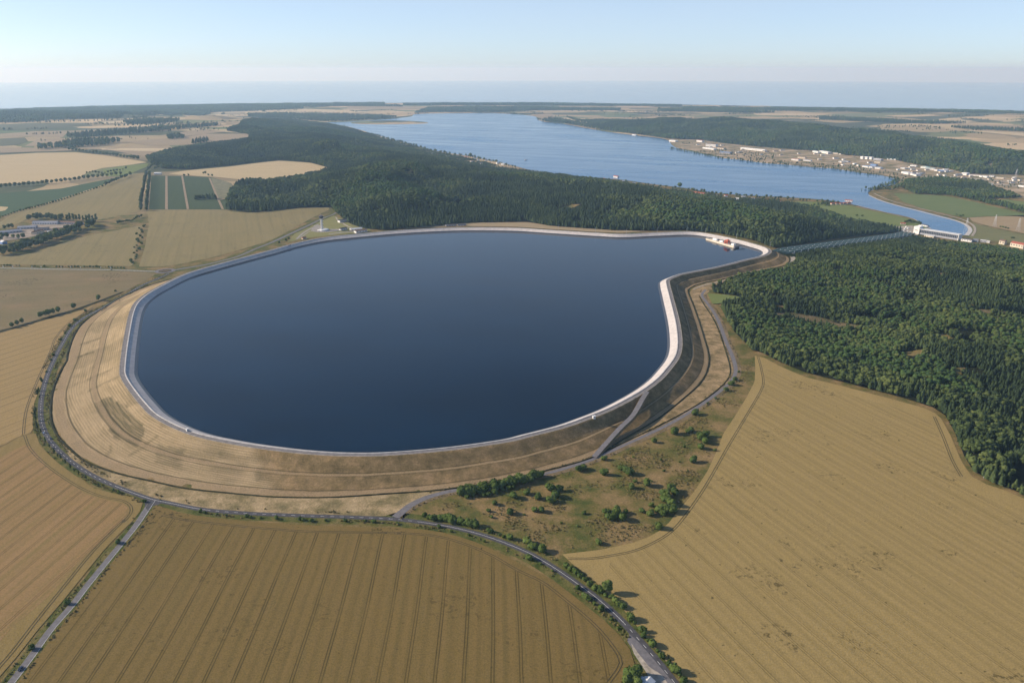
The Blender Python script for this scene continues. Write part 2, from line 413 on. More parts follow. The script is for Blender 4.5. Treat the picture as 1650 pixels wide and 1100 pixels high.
def leaf(name, a, b, c, hue=0.5):
    m = NT(name, 0.9, 0.05, 0.82)
    rnd = m.n('ObjectInfo').outputs['Random']
    big = m.noise(0.006, detail=3, rough=0.6)
    f = m.math('ADD', m.math('MULTIPLY', rnd, 0.5), m.math('MULTIPLY', m.ramp(big, [(0.3, 0.0), (0.7, 1.0)]), 0.6))
    cc = m.ramp(f, [(0.22, a), (0.52, b), (0.86, c)])
    fn = m.noise(0.9, detail=2)
    cc = m.mix(0.35, cc, m.ramp(fn, [(0.3, tuple(x * .6 for x in a)), (0.7, tuple(x * 1.25 for x in c))]))
    m.col(cc); return m.m
M['pine'] = leaf('conifer_needles', (0.014, 0.028, 0.016), (0.036, 0.060, 0.026), (0.088, 0.118, 0.042))
M['broad'] = leaf('broad_leaves', (0.022, 0.040, 0.016), (0.058, 0.086, 0.028), (0.13, 0.155, 0.046))
M['young'] = leaf('young_leaves', (0.030, 0.062, 0.022), (0.052, 0.095, 0.028), (0.085, 0.13, 0.036))
M['tuft'] = leaf('tussock_leaves', (0.07, 0.085, 0.025), (0.16, 0.135, 0.05), (0.30, 0.22, 0.09))
M['bush'] = leaf('bush_leaves', (0.040, 0.072, 0.018), (0.075, 0.115, 0.026), (0.13, 0.17, 0.042))

# water
def water(name, base, rough, bump_d, scale, streak=None, sc=None, rot=0.0):
    m = NT(name, rough, 0.5); m.b.inputs['IOR'].default_value = 1.333
    m.col(base)
    h = m.noise(scale, detail=4, rough=0.6)
    m.bump(h, bump_d, 1.0); m.b.inputs['Specular IOR Level'].default_value = 0.24 if name[0] == 'r' else 0.5
    if streak:
        s = m.noise(1.0, sc=sc, rot=rot, detail=5, rough=0.6)
        s2 = m.noise(1.0, sc=(sc[0] * .3, sc[1] * .4, 50), rot=rot + .5, detail=4, rough=0.6)
        k = m.math('ADD', m.math('MULTIPLY', s, .65), m.math('MULTIPLY', s2, .35))
        m.sv(m.b.inputs['Roughness'], m.ramp(k, [(0.38, streak[0]), (0.62, streak[1])]))
        m.col(m.ramp(k, [(0.40, base), (0.62, tuple(x * streak[2] for x in base))]))
    return m.m
M['reservoir'] = water('reservoir_water', (0.0002, 0.007, 0.018), 0.06, 0.06, 0.12, (0.04, 0.15, 1.8), (420, 120, 50), R(-15))
M['lake'] = water('lake_water', (0.03, 0.095, 0.19), 0.25, 0.06, 0.25, (0.14, 0.28, 1.5), (900, 130, 50), R(-25))
M['sea'] = water('sea_water', (0.03, 0.11, 0.24), 0.14, 0.02, 0.02)

# ------------------------------------------------------------------ ground sheet
def ground_mat():
    m = NT('ground_mix', 0.95, 0.05, KC); p = m.pos()
    # meadow close by
    a = m.noise(0.022, detail=6, rough=0.7); b = m.noise(0.45, detail=5, rough=0.75)
    mead = m.ramp(a, [(0.36, (0.10, 0.125, 0.03)), (0.46, (0.19, 0.165, 0.05)), (0.55, (0.30, 0.215, 0.088)), (0.68, (0.42, 0.28, 0.13))])
    mead = m.mix(0.6, mead, m.ramp(b, [(0.25, (0.12, 0.12, 0.12)), (0.72, (0.92, 0.92, 0.92))]), 'OVERLAY')
    # far patchwork of fields
    mp = m.n('Mapping', vector_type='TEXTURE'); mp.inputs['Rotation'].default_value = (0, 0, 0.35); mp.inputs['Scale'].default_value = (620, 420, 1000)
    w1 = m.n('TexNoise'); w1.inputs['Scale'].default_value = 0.0016; m.l(p, w1.inputs['Vector'])
    ad = m.n('VectorMath', operation='MULTIPLY_ADD'); m.l(w1.outputs['Color'], ad.inputs[0]); ad.inputs[1].default_value = (500, 500, 0); m.l(p, ad.inputs[2])
    sx = m.n('SeparateXYZ'); m.l(ad.outputs[0], sx.inputs[0]); cx = m.n('CombineXYZ'); m.l(sx.outputs[0], cx.inputs[0]); m.l(sx.outputs[1], cx.inputs[1])
    m.l(cx.outputs[0], mp.inputs['Vector'])
    vo = m.n('TexVoronoi', distance='CHEBYCHEV'); vo.inputs['Scale'].default_value = 1.0; m.l(mp.outputs[0], vo.inputs['Vector'])
    sc = m.n('SeparateColor'); m.l(vo.outputs['Color'], sc.inputs[0])
    fld = m.n('ValToRGB'); fld.color_ramp.interpolation = 'CONSTANT'; e = fld.color_ramp.elements
    cols = [(0.0, (0.46, 0.34, 0.19)), (0.12, (0.27, 0.21, 0.12)), (0.24, (0.04, 0.06, 0.03)), (0.36, (0.62, 0.46, 0.27)), (0.50, (0.16, 0.18, 0.08)), (0.60, (0.40, 0.30, 0.17)), (0.72, (0.05, 0.075, 0.035)), (0.82, (0.52, 0.40, 0.23)), (0.92, (0.10, 0.15, 0.06))]
    while len(e) < len(cols): e.new(0.5)
    for i, (q, c) in enumerate(cols): e[i].position = q; e[i].color = (*c, 1)
    m.l(sc.outputs[0], fld.inputs[0])
    far = m.mix(0.3, fld.outputs[0], m.ramp(m.noise(0.006, detail=5, rough=.7), [(0.3, (0.08, 0.10, 0.05)), (0.7, (0.42, 0.33, 0.19))]))
    c = m.mix(m.attr('far'), mead, far)
    m.col(c); m.bump(b, 1.0, 0.7); return m.m
nx, ny = len(GX), len(GY)
gv = np.stack([mx.ravel(), my.ravel(), GZ.ravel()], 1)
ii, jj = np.meshgrid(np.arange(nx - 1), np.arange(ny - 1), indexing='ij'); k0 = (ii * ny + jj).ravel()
gf = np.stack([k0, k0 + ny, k0 + ny + 1, k0 + 1], 1)
ground = mesh_obj('ground', gv, gf, ground_mat(), None, True); tag(ground, kind='structure')
at = ground.data.attributes.new('far', 'FLOAT', 'POINT')
fx_ = gv[:, 0]; fy_ = gv[:, 1]
farv = np.maximum(sm((fy_ - 2350) / 300) * (fx_ < -500), sm((fy_ - 4200) / 500))
at.data.foreach_set('value', farv.astype(np.float32))

# sea and lakes
cst = resample(COAST, 400); sv, sf = [], []; kk = 26
for i, c in enumerate(cst):
    ang = math.atan2(c[0], c[1]); r0 = math.hypot(*c)
    for j in range(kk):
        r_ = r0 + (90000 - min(r0, 60000)) * (j / (kk - 1)) ** 2; a, b = r_ * math.sin(ang), r_ * math.cos(ang)
        sv.append((a, b, LOW + 3 + curve(a, b) - curve(9000., 0.)))
for i in range(len(cst) - 1):
    for j in range(kk - 1): sf.append((i * kk + j, (i + 1) * kk + j, (i + 1) * kk + j + 1, i * kk + j + 1))
o = mesh_obj('sea', sv, sf, M['sea'], None, True); tag(o, kind='structure')
import bmesh
def tri(o):
    b = bmesh.new(); b.from_mesh(o.data); bmesh.ops.triangulate(b, faces=b.faces[:])
    for f in b.faces:
        if f.normal.z < 0: f.normal_flip()
    b.to_mesh(o.data); b.free()
tri(o)
LAKE = at_z(pts('521,198 560,196.5 610,193.5 650,190 664,187.5 668,184.5 700,183.2 780,182.8 820,184 860,187.5 866,193 880,197 905,199.5 940,206 980,213 1020,218 1060,222.5 1076,226.5 1085,236 1100,241 1130,248 1165,255 1195,258 1230,263 1270,266 1310,270 1345,272 1380,278 1420,283 1440,288 1447,292 1440,298 1420,302 1402,308 1400,314 1420,323 1450,332 1480,339 1510,347 1540,355 1556,363 1561,371 1557,378 1545,381 1500,370 1483,361 1470,352 1440,345 1400,337 1370,329 1340,324 1310,321 1260,318 1200,315 1150,311 1100,303 1050,297 1000,290 950,286 900,282 860,276 830,268 800,261 760,253 700,243 660,233 620,222 585,211 555,203'), LOW)
LAKE = resample(catmull(LAKE, True, 4), 40, True)
o = drape('lake', LAKE, 1.2, M['lake'], 250, 40, zf=lambda x, y: np.full(x.shape, LOW)); tag(o, kind='structure')
LAKE_IN = LAKE

# ------------------------------------------------------------------ reservoir
CR, WL = 16.0, 9.4
EDGE_PX = pts('202,591 206,555 214,510 221,491 231,480 245,470 268,457.5 290,446.5 312,438 350,427 400,413.5 440,403 483,391 527,382.8 580,377.3 640,372 700,368.6 754,367 830,367.8 882,371 963,376 1004,377.8 1059,375.4 1113,374 1154,379.5 1193,388 1215,394 1231,399 1237.5,403.6 1235,408.5 1222,413.5 1198,419 1154,430 1100,440.5 1087,444.5 1075,450 1073,456 1078,477 1087,513 1091,540 1091,560 1086,576 1072,595 1057,611 1031,630 985,655 942,672.5 903,686 850,699.5 812,708.5 721,721 630,728.6 570,730 510,727.5 450,721.5 382,711.5 313,696 259,671 234,648 212,620 203,604')
EDGE = smooth_poly(at_z(EDGE_PX, CR), 5)                 # inner rim of the crest
NE = normals2(EDGE, True)
area = np.sum(EDGE[:, 0] * np.roll(EDGE[:, 1], -1) - EDGE[:, 1] * np.roll(EDGE[:, 0], -1)) / 2
if area < 0: EDGE = EDGE[::-1]; NE = normals2(EDGE, True)  # counter-clockwise: normals2 points outward
n = len(EDGE)
def loft(name, rows, mat, parent=None, smooth=True, attrs=None, rng_=None):
    V = np.vstack(rows); k = len(rows); nn_ = len(rows[0]); f = []
    idx = range(nn_) if rng_ is None else rng_
    for r_ in range(k - 1):
        for i in idx:
            j = (i + 1) % nn_; f.append((r_ * nn_ + i, (r_ + 1) * nn_ + i, (r_ + 1) * nn_ + j, r_ * nn_ + j))
    return mesh_obj(name, V, f, mat, parent, smooth)
def ring(d, z, jitter=0):
    q = EDGE + NE * (np.asarray(d).reshape(-1, 1) if np.ndim(d) else d)
    return np.column_stack([q, np.broadcast_to(z, n)])
dam = empty('reservoir_dam', (0, 1500, 0), 0, 'long curved embankment dam of dry grass with a concrete rim around the dark upper reservoir', 'dam')
def dchild(o): o.parent = dam; o.matrix_parent_inverse = dam.matrix_world.inverted(); o.location = (0, 0, 0); return o
bpy.context.view_layer.update()
MI = NT('slope_concrete', 0.8, 0.25)
cc = MI.ramp(MI.noise(0.12, detail=5, rough=.7), [(0.3, (0.42, 0.38, 0.345)), (0.7, (0.60, 0.545, 0.50))]); MI.col(cc)
Mw = plain('wet_concrete', (0.05, 0.05, 0.055), 0.4, 0.2, 0.2, 0.5)
slopeL = 15.2; drop = CR - WL; wz = WL + 1.7
dchild(loft('inner_slope', [ring(-0.3, CR), ring(-slopeL * (CR - wz) / drop, wz)], MI.m))
dchild(loft('wet_band', [ring(-slopeL * (CR - wz) / drop, wz - 0.02), ring(-slopeL * 1.5, CR - drop * 1.5)], Mw))
dchild(loft('parapet', [ring(1.2, CR), ring(1.2, CR + 0.6), ring(-0.3, CR + 0.6), ring(-0.3, CR)], M['concrete'], smooth=False))
dchild(loft('crest_road', [ring(7.2, CR), ring(1.2, CR)], plain('crest_asphalt', (0.20, 0.185, 0.18), .9, .15, .2)))
dchild(loft('crest_kerb', [ring(7.9, CR - .1), ring(7.9, CR + 0.25), ring(7.2, CR + 0.25), ring(7.2, CR)], M['gravel'], smooth=False))
wp = EDGE - NE * (slopeL + 0.5)
o = drape('reservoir_water', resample(wp, 12, True), 0, M['reservoir'], 200, 12, zf=lambda x, y: np.full(x.shape, WL)); tag(o, kind='structure')

# outer toe, matched to the rim by nearest outward sight
TOE_PX = pts('313,441 300,443.6 245,458.6 204,475 163,499 134,520 120,539 109,569 108,580 98,597 87,623 82,651 83,680 95,705 114,724 139,744 191,763 245,775 300,787 382,795.5 450,801 540,801 630,795 687,791.5 744,785 812,774 880,758 943,741 975,726 1010,704 1061,674 1101,642 1131,614 1143,580 1135,545 1125,513 1116,488 1109,471 1114,463 1136,455.5 1164,450 1200,441.5 1236,434 1262,430 1272,424 1270,417 1259,410 1248,404')
TOE = catmull(at_z(TOE_PX, 0), False, 8)
OUT0 = EDGE + NE * 7.9
# match: for every rim point, outward distance to the toe line by ray/segment crossing
dist = np.full(n, np.nan)
for i in range(n):
    o_, d_ = OUT0[i], NE[i]; a = TOE[:-1]; b = TOE[1:]; e_ = b - a
    den = d_[0] * e_[:, 1] - d_[1] * e_[:, 0]; den[abs(den) < 1e-9] = 1e-9
    t = ((a[:, 0] - o_[0]) * e_[:, 1] - (a[:, 1] - o_[1]) * e_[:, 0]) / den
    u = ((a[:, 0] - o_[0]) * d_[1] - (a[:, 1] - o_[1]) * d_[0]) / den
    ok = (t > 5) & (u >= 0) & (u <= 1) & (t < 230)
    if ok.any(): dist[i] = t[ok].min()
back = np.isnan(dist)                                     # the far side, where high ground meets the crest
dist[back] = 34.0
kern = np.ones(15) / 15
dist = np.convolve(np.concatenate([dist[-16:], dist, dist[:16]]), kern, 'same')[16:-16]
PROF = [(0, 0), (0.03, 0.02), (0.12, .20), (0.2, .35), (0.29, .52), (0.36, .62), (0.375, .625), (0.425, .63), (0.44, .645), (0.52, .72), (0.62, .82), (0.72, .91), (0.80, .965), (0.84, .975), (0.93, .99), (1.0, 1.0)]
PD = np.interp(np.linspace(0, 1, 31), [a for a, b in PROF], [b for a, b in PROF])
PV = np.linspace(0, 1, 31)
for key in (0.36, 0.375, 0.425, 0.44, 0.80):
    k_ = np.argmin(abs(PV - key)); PV[k_] = key; PD[k_] = np.interp(key, [a for a, b in PROF], [b for a, b in PROF])
PD2 = np.interp(PV, [0, .03, .15, .30, .33, .42, .45, .6, .8, .86, 1], [0, .02, .25, .50, .505, .52, .54, .70, .93, .965, 1.0])
east = sm((EDGE[:, 0] - 120) / 120)
rows = []
for v_, q_, q2_ in zip(PV, PD, PD2):
    q_ = q_ * (1 - east) + q2_ * east
    xy = OUT0 + NE * (dist * v_)[:, None]
    gz = H(xy[:, 0], xy[:, 1])
    z = (CR - 0.1) * (1 - q_) + gz * q_ + (0.15 if v_ < 1 else -0.5)
    bumpy = (fbm(xy[:, 0], xy[:, 1], 16, 3) - .5) * 1.2 * min(1, 4 * v_) * (v_ < .97)
    rows.append(np.column_stack([xy, z + bumpy]))
outer = loft('outer_slope', rows, None)
arc = np.concatenate([[0], np.cumsum(np.hypot(*(np.roll(EDGE, -1, 0) - EDGE)[:-1].T))])
V3 = np.vstack(rows); vv = np.repeat(PV, n); aa = np.tile(arc, len(PV)); dd = np.repeat(dist[None], len(PV), 0).ravel() * vv
def px_of(v3):
    x, y, z = v3[:, 0], v3[:, 1], v3[:, 2] - CZ
    fw = y * cp - z * sp; up = y * sp + z * cp
    return 825 + F * x / fw, 550 - F * up / fw
ux, uy = px_of(V3)
rough_ = sm((ux - 398 - (uy - 740) * .25 + (fbm(V3[:, 0], V3[:, 1], 60, 3) - .5) * 90) / 55) * sm((uy - 400) / 60)                       # uncut herbage on the south and east faces
rough_ = np.where(uy < 520, sm((ux - 900) / 60), rough_)
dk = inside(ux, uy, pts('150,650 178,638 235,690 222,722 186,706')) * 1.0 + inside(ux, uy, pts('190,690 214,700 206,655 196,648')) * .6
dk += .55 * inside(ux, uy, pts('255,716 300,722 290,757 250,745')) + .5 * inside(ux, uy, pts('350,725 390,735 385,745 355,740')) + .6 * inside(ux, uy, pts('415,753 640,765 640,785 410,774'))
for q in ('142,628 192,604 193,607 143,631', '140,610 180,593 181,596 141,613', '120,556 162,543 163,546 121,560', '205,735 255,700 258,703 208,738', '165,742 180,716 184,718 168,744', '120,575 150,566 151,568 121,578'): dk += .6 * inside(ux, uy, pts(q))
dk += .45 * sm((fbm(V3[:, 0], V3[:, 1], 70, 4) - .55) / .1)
for nm, val in (('along', aa), ('down', dd), ('wild', rough_), ('dark', np.clip(dk, 0, 1)), ('v', vv)):
    a_ = outer.data.attributes.new(nm, 'FLOAT', 'POINT'); a_.data.foreach_set('value', val.astype(np.float32))
m = NT('slope_grass', 0.95, 0.05, KC)
dn = m.attr('down'); al = m.attr('along')
cb = m.n('CombineXYZ'); m.l(al, cb.inputs[0]); m.l(dn, cb.inputs[1])
st = m.noise(1.0, vec=cb.outputs[0], sc=(45, 2.7, 1), detail=2, rough=.5)
lg = m.noise(1.0, vec=cb.outputs[0], sc=(45, 14, 1), detail=5, rough=.65)
fn = m.noise(0.5, detail=4, rough=.8)
hay = m.ramp(lg, [(0.3, (0.42, 0.32, 0.17)), (0.55, (0.68, 0.50, 0.285)), (0.7, (0.86, 0.62, 0.37))])
hay = m.mix(0.25, hay, m.ramp(st, [(0.38, (0.30, 0.24, 0.09)), (0.60, (0.88, 0.66, 0.35))]))
hay = m.mix(0.35, hay, m.ramp(fn, [(0.3, (0.22, 0.17, 0.08)), (0.7, (0.80, 0.58, 0.35))]))
sw = m.math('SINE', m.math('MULTIPLY', m.math('ADD', dn, m.math('MULTIPLY', lg, 1.5)), 2 * math.pi / 3.3))
swk = m.math('MULTIPLY', m.ramp(m.math('MULTIPLY_ADD', sw, 0.5, 0.5), [(0.45, 0.0), (0.75, 1.0)]), m.ramp(m.noise(0.02, detail=3), [(0.35, 0.08), (0.62, 0.42)]))
hay = m.mix(swk, hay, (0.20, 0.155, 0.065))
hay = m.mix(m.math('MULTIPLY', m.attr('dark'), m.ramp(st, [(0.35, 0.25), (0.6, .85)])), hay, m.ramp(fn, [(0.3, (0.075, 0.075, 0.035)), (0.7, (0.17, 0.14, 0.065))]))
wl = m.ramp(m.noise(0.06, detail=6, rough=.75), [(0.34, (0.14, 0.105, 0.042)), (0.5, (0.34, 0.235, 0.105)), (0.64, (0.62, 0.41, 0.21))])
wl = m.mix(0.4, wl, m.ramp(fn, [(0.3, (0.09, 0.075, 0.03)), (0.7, (0.52, 0.37, 0.19))]))
c_ = m.mix(m.attr('wild'), hay, wl)
vv_ = m.attr('v')
b1 = m.ramp(vv_, [(0.365, 0.0), (0.38, 1.0), (0.42, 1.0), (0.44, 0.0)])
b2 = m.ramp(vv_, [(0.80, 0.0), (0.84, 1.0), (0.96, 1.0), (0.975, 0.0)])
for v0, w0, am in ((0.352, .010, .65), (0.452, .010, .4), (0.20, .006, .2), (0.79, .012, .7), (0.985, .012, .6)):
    c_ = m.mix(m.math('MULTIPLY', m.ramp(m.math('ABSOLUTE', m.math('SUBTRACT', vv_, v0)), [(w0 * .5, 1.0), (w0 * 1.4, 0.0)]), am), c_, (0.085, 0.068, 0.032))
c_ = m.mix(m.math('MULTIPLY', m.math('MAXIMUM', b1, b2), 0.8), c_, m.ramp(fn, [(0.3, (0.34, 0.25, 0.135)), (0.7, (0.66, 0.47, 0.27))]))
m.col(c_); m.bump(fn, 1.2, 0.8)
outer.data.materials.append(m.m); dchild(outer)

def sloped(p):                       # height of dam slope or ground
    return 0
TOEW = at_z(TOE_PX[:-1], 0)
M['ditch'] = scrub('ditch_reeds', [(0.35, (0.03, 0.033, 0.016)), (0.65, (0.075, 0.07, 0.03))], 0.1, 0.8)
tag(ribbon('toe_ditch', TOEW, [1.8, 3.4, 3.4, 3.4, 2.4, 2.0, 2.0, 2.6, 2.6, 2.0], 0.05, M['ditch'], step=6, height=0.9), kind='structure')

# ------------------------------------------------------------------ fields
def fld(name, px, off, mat, cell=60, z=None):
    w_ = PX(pts(px)) if isinstance(px, str) else px
    o = drape(name, w_, off, mat, cell, 18); tag(o, kind='structure'); return o
def angle(p, q):
    a = at_z(pts(p + ' ' + q), 0); d = a[1] - a[0]; return math.atan2(d[1], d[0])
F1OUT = '252,814.5 300,828.5 382,839 450,843.5 482,846.5 563,849.5 645,851 700,855 754,869 809,893 841,910 882,929 923,959 963,991 991,1016 1015,1046 1023,1073 1025,1100 1034,1170 -20,1170 4,1133 29,1099 55,1066 91,1018 125,977 151,944 199,884 226,850 243,824'
F1IN = '262,832 300,839 382,849 482,858 563,861 650,862 700,866 744,878 790,897 830,920 872,941 905,966 935,991 962,1017 985,1046 994,1066 990,1080 975,1100 960,1170 0,1170 40,1100 100,1030 180,930'
tan0, tan1, tan2 = (0.175, 0.145, 0.044), (0.27, 0.188, 0.06), (0.35, 0.228, 0.08)
a1 = angle('728.6,884.5', '710.9,1100')
M['wheat_head'] = crop('wheat_headland', tan0, tan1, tan2, 0.1, spread=(60, 20), lodge=.8)
M['wheat_main'] = crop('wheat_tramlines', tan0, tan1, tan2, a1, (21.3, 2.2), rows=5.3, spread=(500, 5), tram=.6, lodge=.4, off=8)
fld('wheat_field', F1OUT, 0.35, M['wheat_head'])
fld('wheat_field', F1IN, 0.42, M['wheat_main'])
F12OUT = '1216,573 1217,593 1216,615 1201,644 1182,674 1165,700 1155,727 1140,759 1120,791 1094,822 1075,846 1054,862 1018,876 971,886 903,894 915,903 928,914 964,941 996,973 1023,1006 1059,1050 1095,1089 1112,1105 1160,1170 2200,1170 2200,960 1650,806 1636,795 1595,784 1565,767 1549,743 1532,702 1513,669 1486,657 1432,642 1363,624 1295,607 1254,589 1227,574'
F12IN = '1233,596 1229,618 1212,655 1190,690 1171,722 1153,755 1133,790 1110,825 1086,854 1062,872 1024,889 985,897 975,906 1000,935 1040,985 1085,1043 1135,1105 1185,1170 2200,1170 2200,990 1650,822 1580,795 1547,772 1530,745 1514,705 1497,677 1470,664 1425,652 1360,634 1295,617 1250,597'
a2 = angle('1200,873.6', '1478,1100')
g0, g1, g2 = (0.345, 0.262, 0.095), (0.475, 0.345, 0.132), (0.57, 0.41, 0.165)
M['barley_head'] = crop('barley_headland', g0, g1, g2, 1.1, spread=(90, 25), lodge=.3)
M['barley_main'] = crop('barley_tramlines', g0, g1, g2, a2, (21.0, 2.1), rows=5.25, spread=(500, 7), tram=.42, lodge=.75, patch=110)
fld('barley_field', F12OUT, 0.35, M['barley_head'])
fld('barley_field', F12IN, 0.42, M['barley_main'])
M['track'] = plain('wheel_rut', (0.075, 0.06, 0.028), .95, .25, .2)
def track(px, wd=0.75, gap=2.4, off=0.47, closed=False):
    l = resample(catmull(PX(pts(px)) if isinstance(px, str) else px), 8); nn_ = normals2(l)
    root = None
    for s_ in (-1, 1):
        o = ribbon('wheel_track', l + nn_ * s_ * gap / 2, wd, off, M['track'], step=8); tag(o, kind='structure')
for px_ in ('262,830 300,838 382,847.5 482,856 563,859 650,860 702,864 746,876 792,895 832,918 874,939 907,964 938,989 965,1015 990,1046 1000,1064 997,1078 980,1102',
            '1221,574 1226,592 1230,615 1226,630 1212,655 1191,690 1172,722 1153,756 1133,790 1108,826 1086,853 1062,871 1024,887 985,896 950,901 915,901',
            '1505,672 1520,705 1534,742 1549,768',):
    track(px_)
a3 = angle('0,952.7', '174.5,805')
o0, o1, o2 = (0.23, 0.19, 0.05), (0.42, 0.26, 0.11), (0.54, 0.335, 0.155)
M['rye'] = crop('rye_stripes', o0, o1, o2, a3, (19, 2.1), spread=(900, 6.5), tram=.6, stripe_amt=.2)
M['rye_head'] = crop('rye_headland', (0.25, 0.185, 0.06), (0.36, 0.255, 0.09), (0.45, 0.32, 0.12), a3 + .5, spread=(200, 8))
fld('rye_field', '0,722 37,701 57,697 65,719 90,744 117,763.5 152,787.5 191,797.5 218,801.5 231,811 228,822 215,838 186,868 172,882 127,938 97,975 62,1015 22,1065 -4,1096 -60,1170 -700,1170 -700,860', 0.35, M['rye_head'])
fld('rye_field', '0,738 35,718 48,716 75,752 105,775 140,797 170,806 195,810 210,818 208,830 185,850 130,905 70,970 20,1010 0,1035 -100,1170 -700,1170 -700,880', 0.42, M['rye'])
track('40,702 48,722 66,742 95,765 130,787 165,801 196,807 210,815 211,828 198,842')
track('200,838 150,888 100,950 60,1000 20,1050 -10,1085')
a4 = angle('0,585', '76,560')
M['oats'] = crop('oat_rows', (0.29, 0.21, 0.075), (0.48, 0.33, 0.135), (0.62, 0.43, 0.19), a4, (22, 2.2), spread=(260, 5), tram=.5)
fld('oat_field', '0,536 82,512 131,501 158,488 130,507 118,518 103,538 90,563 76,594 65,625 55,650 52,686 56,696 37,700 0,721 -700,880 -700,700', 0.35, M['oats'])
track('150,497 112,520 90,545 82,565 62,610 46,650 40,675 38,700')
M['pasture'] = crop('dry_pasture', (0.16, 0.15, 0.06), (0.30, 0.23, 0.11), (0.44, 0.30, 0.16), 0.2, spread=(120, 40), lodge=.9, patch=90, tint=(0.22, 0.215, 0.09), stripe_amt=.85)
fld('pasture', '-700,437 0,434.5 100,435 180,437 240,439 252,442 232,454 198,471 157,486 120,499 82,510 0,534 -700,690', 0.3, M['pasture'])
fld('dark_bank', '-20,528 0,533 82,509.5 120,498.5 157,485.5 200,469 200,471.5 157,488 120,501.5 82,513 0,537 -20,534', 0.5, M['ditch'])
a6 = angle('300,425', '312,370')
gr0, gr1, gr2 = (0.27, 0.225, 0.095), (0.37, 0.295, 0.125), (0.45, 0.35, 0.155)
M['west'] = crop('west_corn', gr0, gr1, gr2, a6, (34, 3.0), spread=(400, 14), tram=.3, lodge=.45, patch=140, tint=(0.26, 0.235, 0.10))
fld('corn_field', '-400,430 0,426.5 100,427.5 213,429 220,400 229,363 190,371 145,379 100,392 60,406 30,413 12,411 -400,470', 0.3, M['west'])
fld('corn_field', '224,429.5 233,400 240,362 237,338.5 300,338.5 365,338.5 372,341.5 400,343.5 440,340.5 480,335.5 530,334.5 531,338 500,353 470,370 440,386 410,396 350,413 300,424 270,429 250,430', 0.3, M['west'])
fld('corn_field', '-300,400 0,358 22,344 60,334 100,322 160,302 205,283 231,280 227,310 222,340 200,346 150,356 110,346 55,346 30,360 0,368 -300,430', 0.3, M['west'])
M['beet'] = crop('beet_rows', (0.06, 0.105, 0.045), (0.08, 0.135, 0.055), (0.11, 0.165, 0.065), 0.1, spread=(160, 16))
fld('beet_field', '-500,356 0,312 100,304 190,286 200,285.5 155,302 92,322 22,342 0,349 -500,400', 0.3, M['beet'])
M['gold'] = crop('ripe_gold', (0.60, 0.46, 0.24), (0.72, 0.55, 0.30), (0.80, 0.62, 0.35), 0.1, (60, 3), spread=(300, 40), tram=.12, patch=160)
fld('gold_field', '-500,262 0,250 60,246.5 120,245.5 165,250 238,262 200,267 165,271 140,278 130,286 80,291 0,298.5 -500,322', 0.3, M['gold'])
fld('gold_field', '272,280.5 300,275.5 370,269 420,262.5 450,259.5 500,263 533,272 505,281 470,288.5 430,293.5 400,291.5 350,286 290,282.5', 1.2, M['gold'])
fld('gold_field', '-100,345 0,333 14,334 8,340 -100,352', 0.5, M['gold'])
M['lawn'] = crop('green_meadow', (0.16, 0.22, 0.06), (0.23, 0.29, 0.085), (0.30, 0.33, 0.11), 0.3, spread=(120, 30))
fld('green_meadow', '165,274 200,268 240,263.5 236,269 205,282 188,285 170,284', 0.5, M['lawn'])
M['strips'] = crop('green_strips', (0.055, 0.085, 0.035), (0.075, 0.11, 0.042), (0.10, 0.135, 0.055), a6, spread=(300, 12))
fld('strip_field', '244,283 300,284 340,286 372,295 377,301 368,315 366,338 240,338', 0.3, M['strips'])
M['straw'] = plain('straw_strip', (0.27, 0.20, 0.125), .95, .15, .1)
for px_ in ('266.5,284 270,284 270.5,338 266,338', '292,284 295,284 305,338 301,338', '336,287 339,287 361,338 357,338'):
    fld('straw_strip', px_, 0.7, M['straw'], 30)
fld('straw_strip', '340,287 372,295 377,301 370,312 362,320 352,321', 0.6, plain('thin_straw', (0.17, 0.16, 0.085), .95, .25, .05), 30)
# far western strips of ripe corn and stubble between the woods
pal = crop('far_gold', (0.66, 0.51, 0.30), (0.76, 0.59, 0.35), (0.84, 0.66, 0.40), 0.1, spread=(500, 60))
tanf = crop('far_tan', (0.36, 0.28, 0.17), (0.46, 0.35, 0.21), (0.52, 0.40, 0.25), 0.1, spread=(500, 60))
grf = crop('far_green', (0.12, 0.13, 0.07), (0.15, 0.155, 0.08), (0.18, 0.17, 0.09), 0.1, spread=(500, 60))
for i_, (mt, px_) in enumerate([(pal, '140,199 170,196.5 280,190 300,191 270,194.5 170,199.5'), (tanf, '115,238 160,238 395,229 398,231 330,235 270,243.5 236,253 180,243'),
        (pal, '160,239.5 300,240 310,241 240,244.5 165,242'), (pal, '180,210 240,206 300,201.5 290,204.5 220,209'), (tanf, '200,229 290,222 330,216 398,216 400,218 400,226 330,232 250,236'),
        (grf, '0,201 60,198 140,199 150,203 60,208 0,210'), (tanf, '0,216 60,212 110,213 100,222 30,220 0,222'), (grf, '0,224 40,222 45,228 30,234 0,236'),
        (tanf, '60,225 120,223 120,230 70,236 40,236'), (tanf, '320,199 400,193 410,195 385,201 330,204'), (pal, '395,180 440,179 500,180.5 495,182 440,183.5 395,183'),
        (tanf, '0,238 110,240 120,243 60,245 0,247'), (tanf, '255,219 330,208 365,213 330,216 290,221'), (pal, '400,177.5 500,175.8 560,178 600,181 560,182.6 500,181 420,181')]):
    fld('far_field', px_, 1.5, mt, 150)
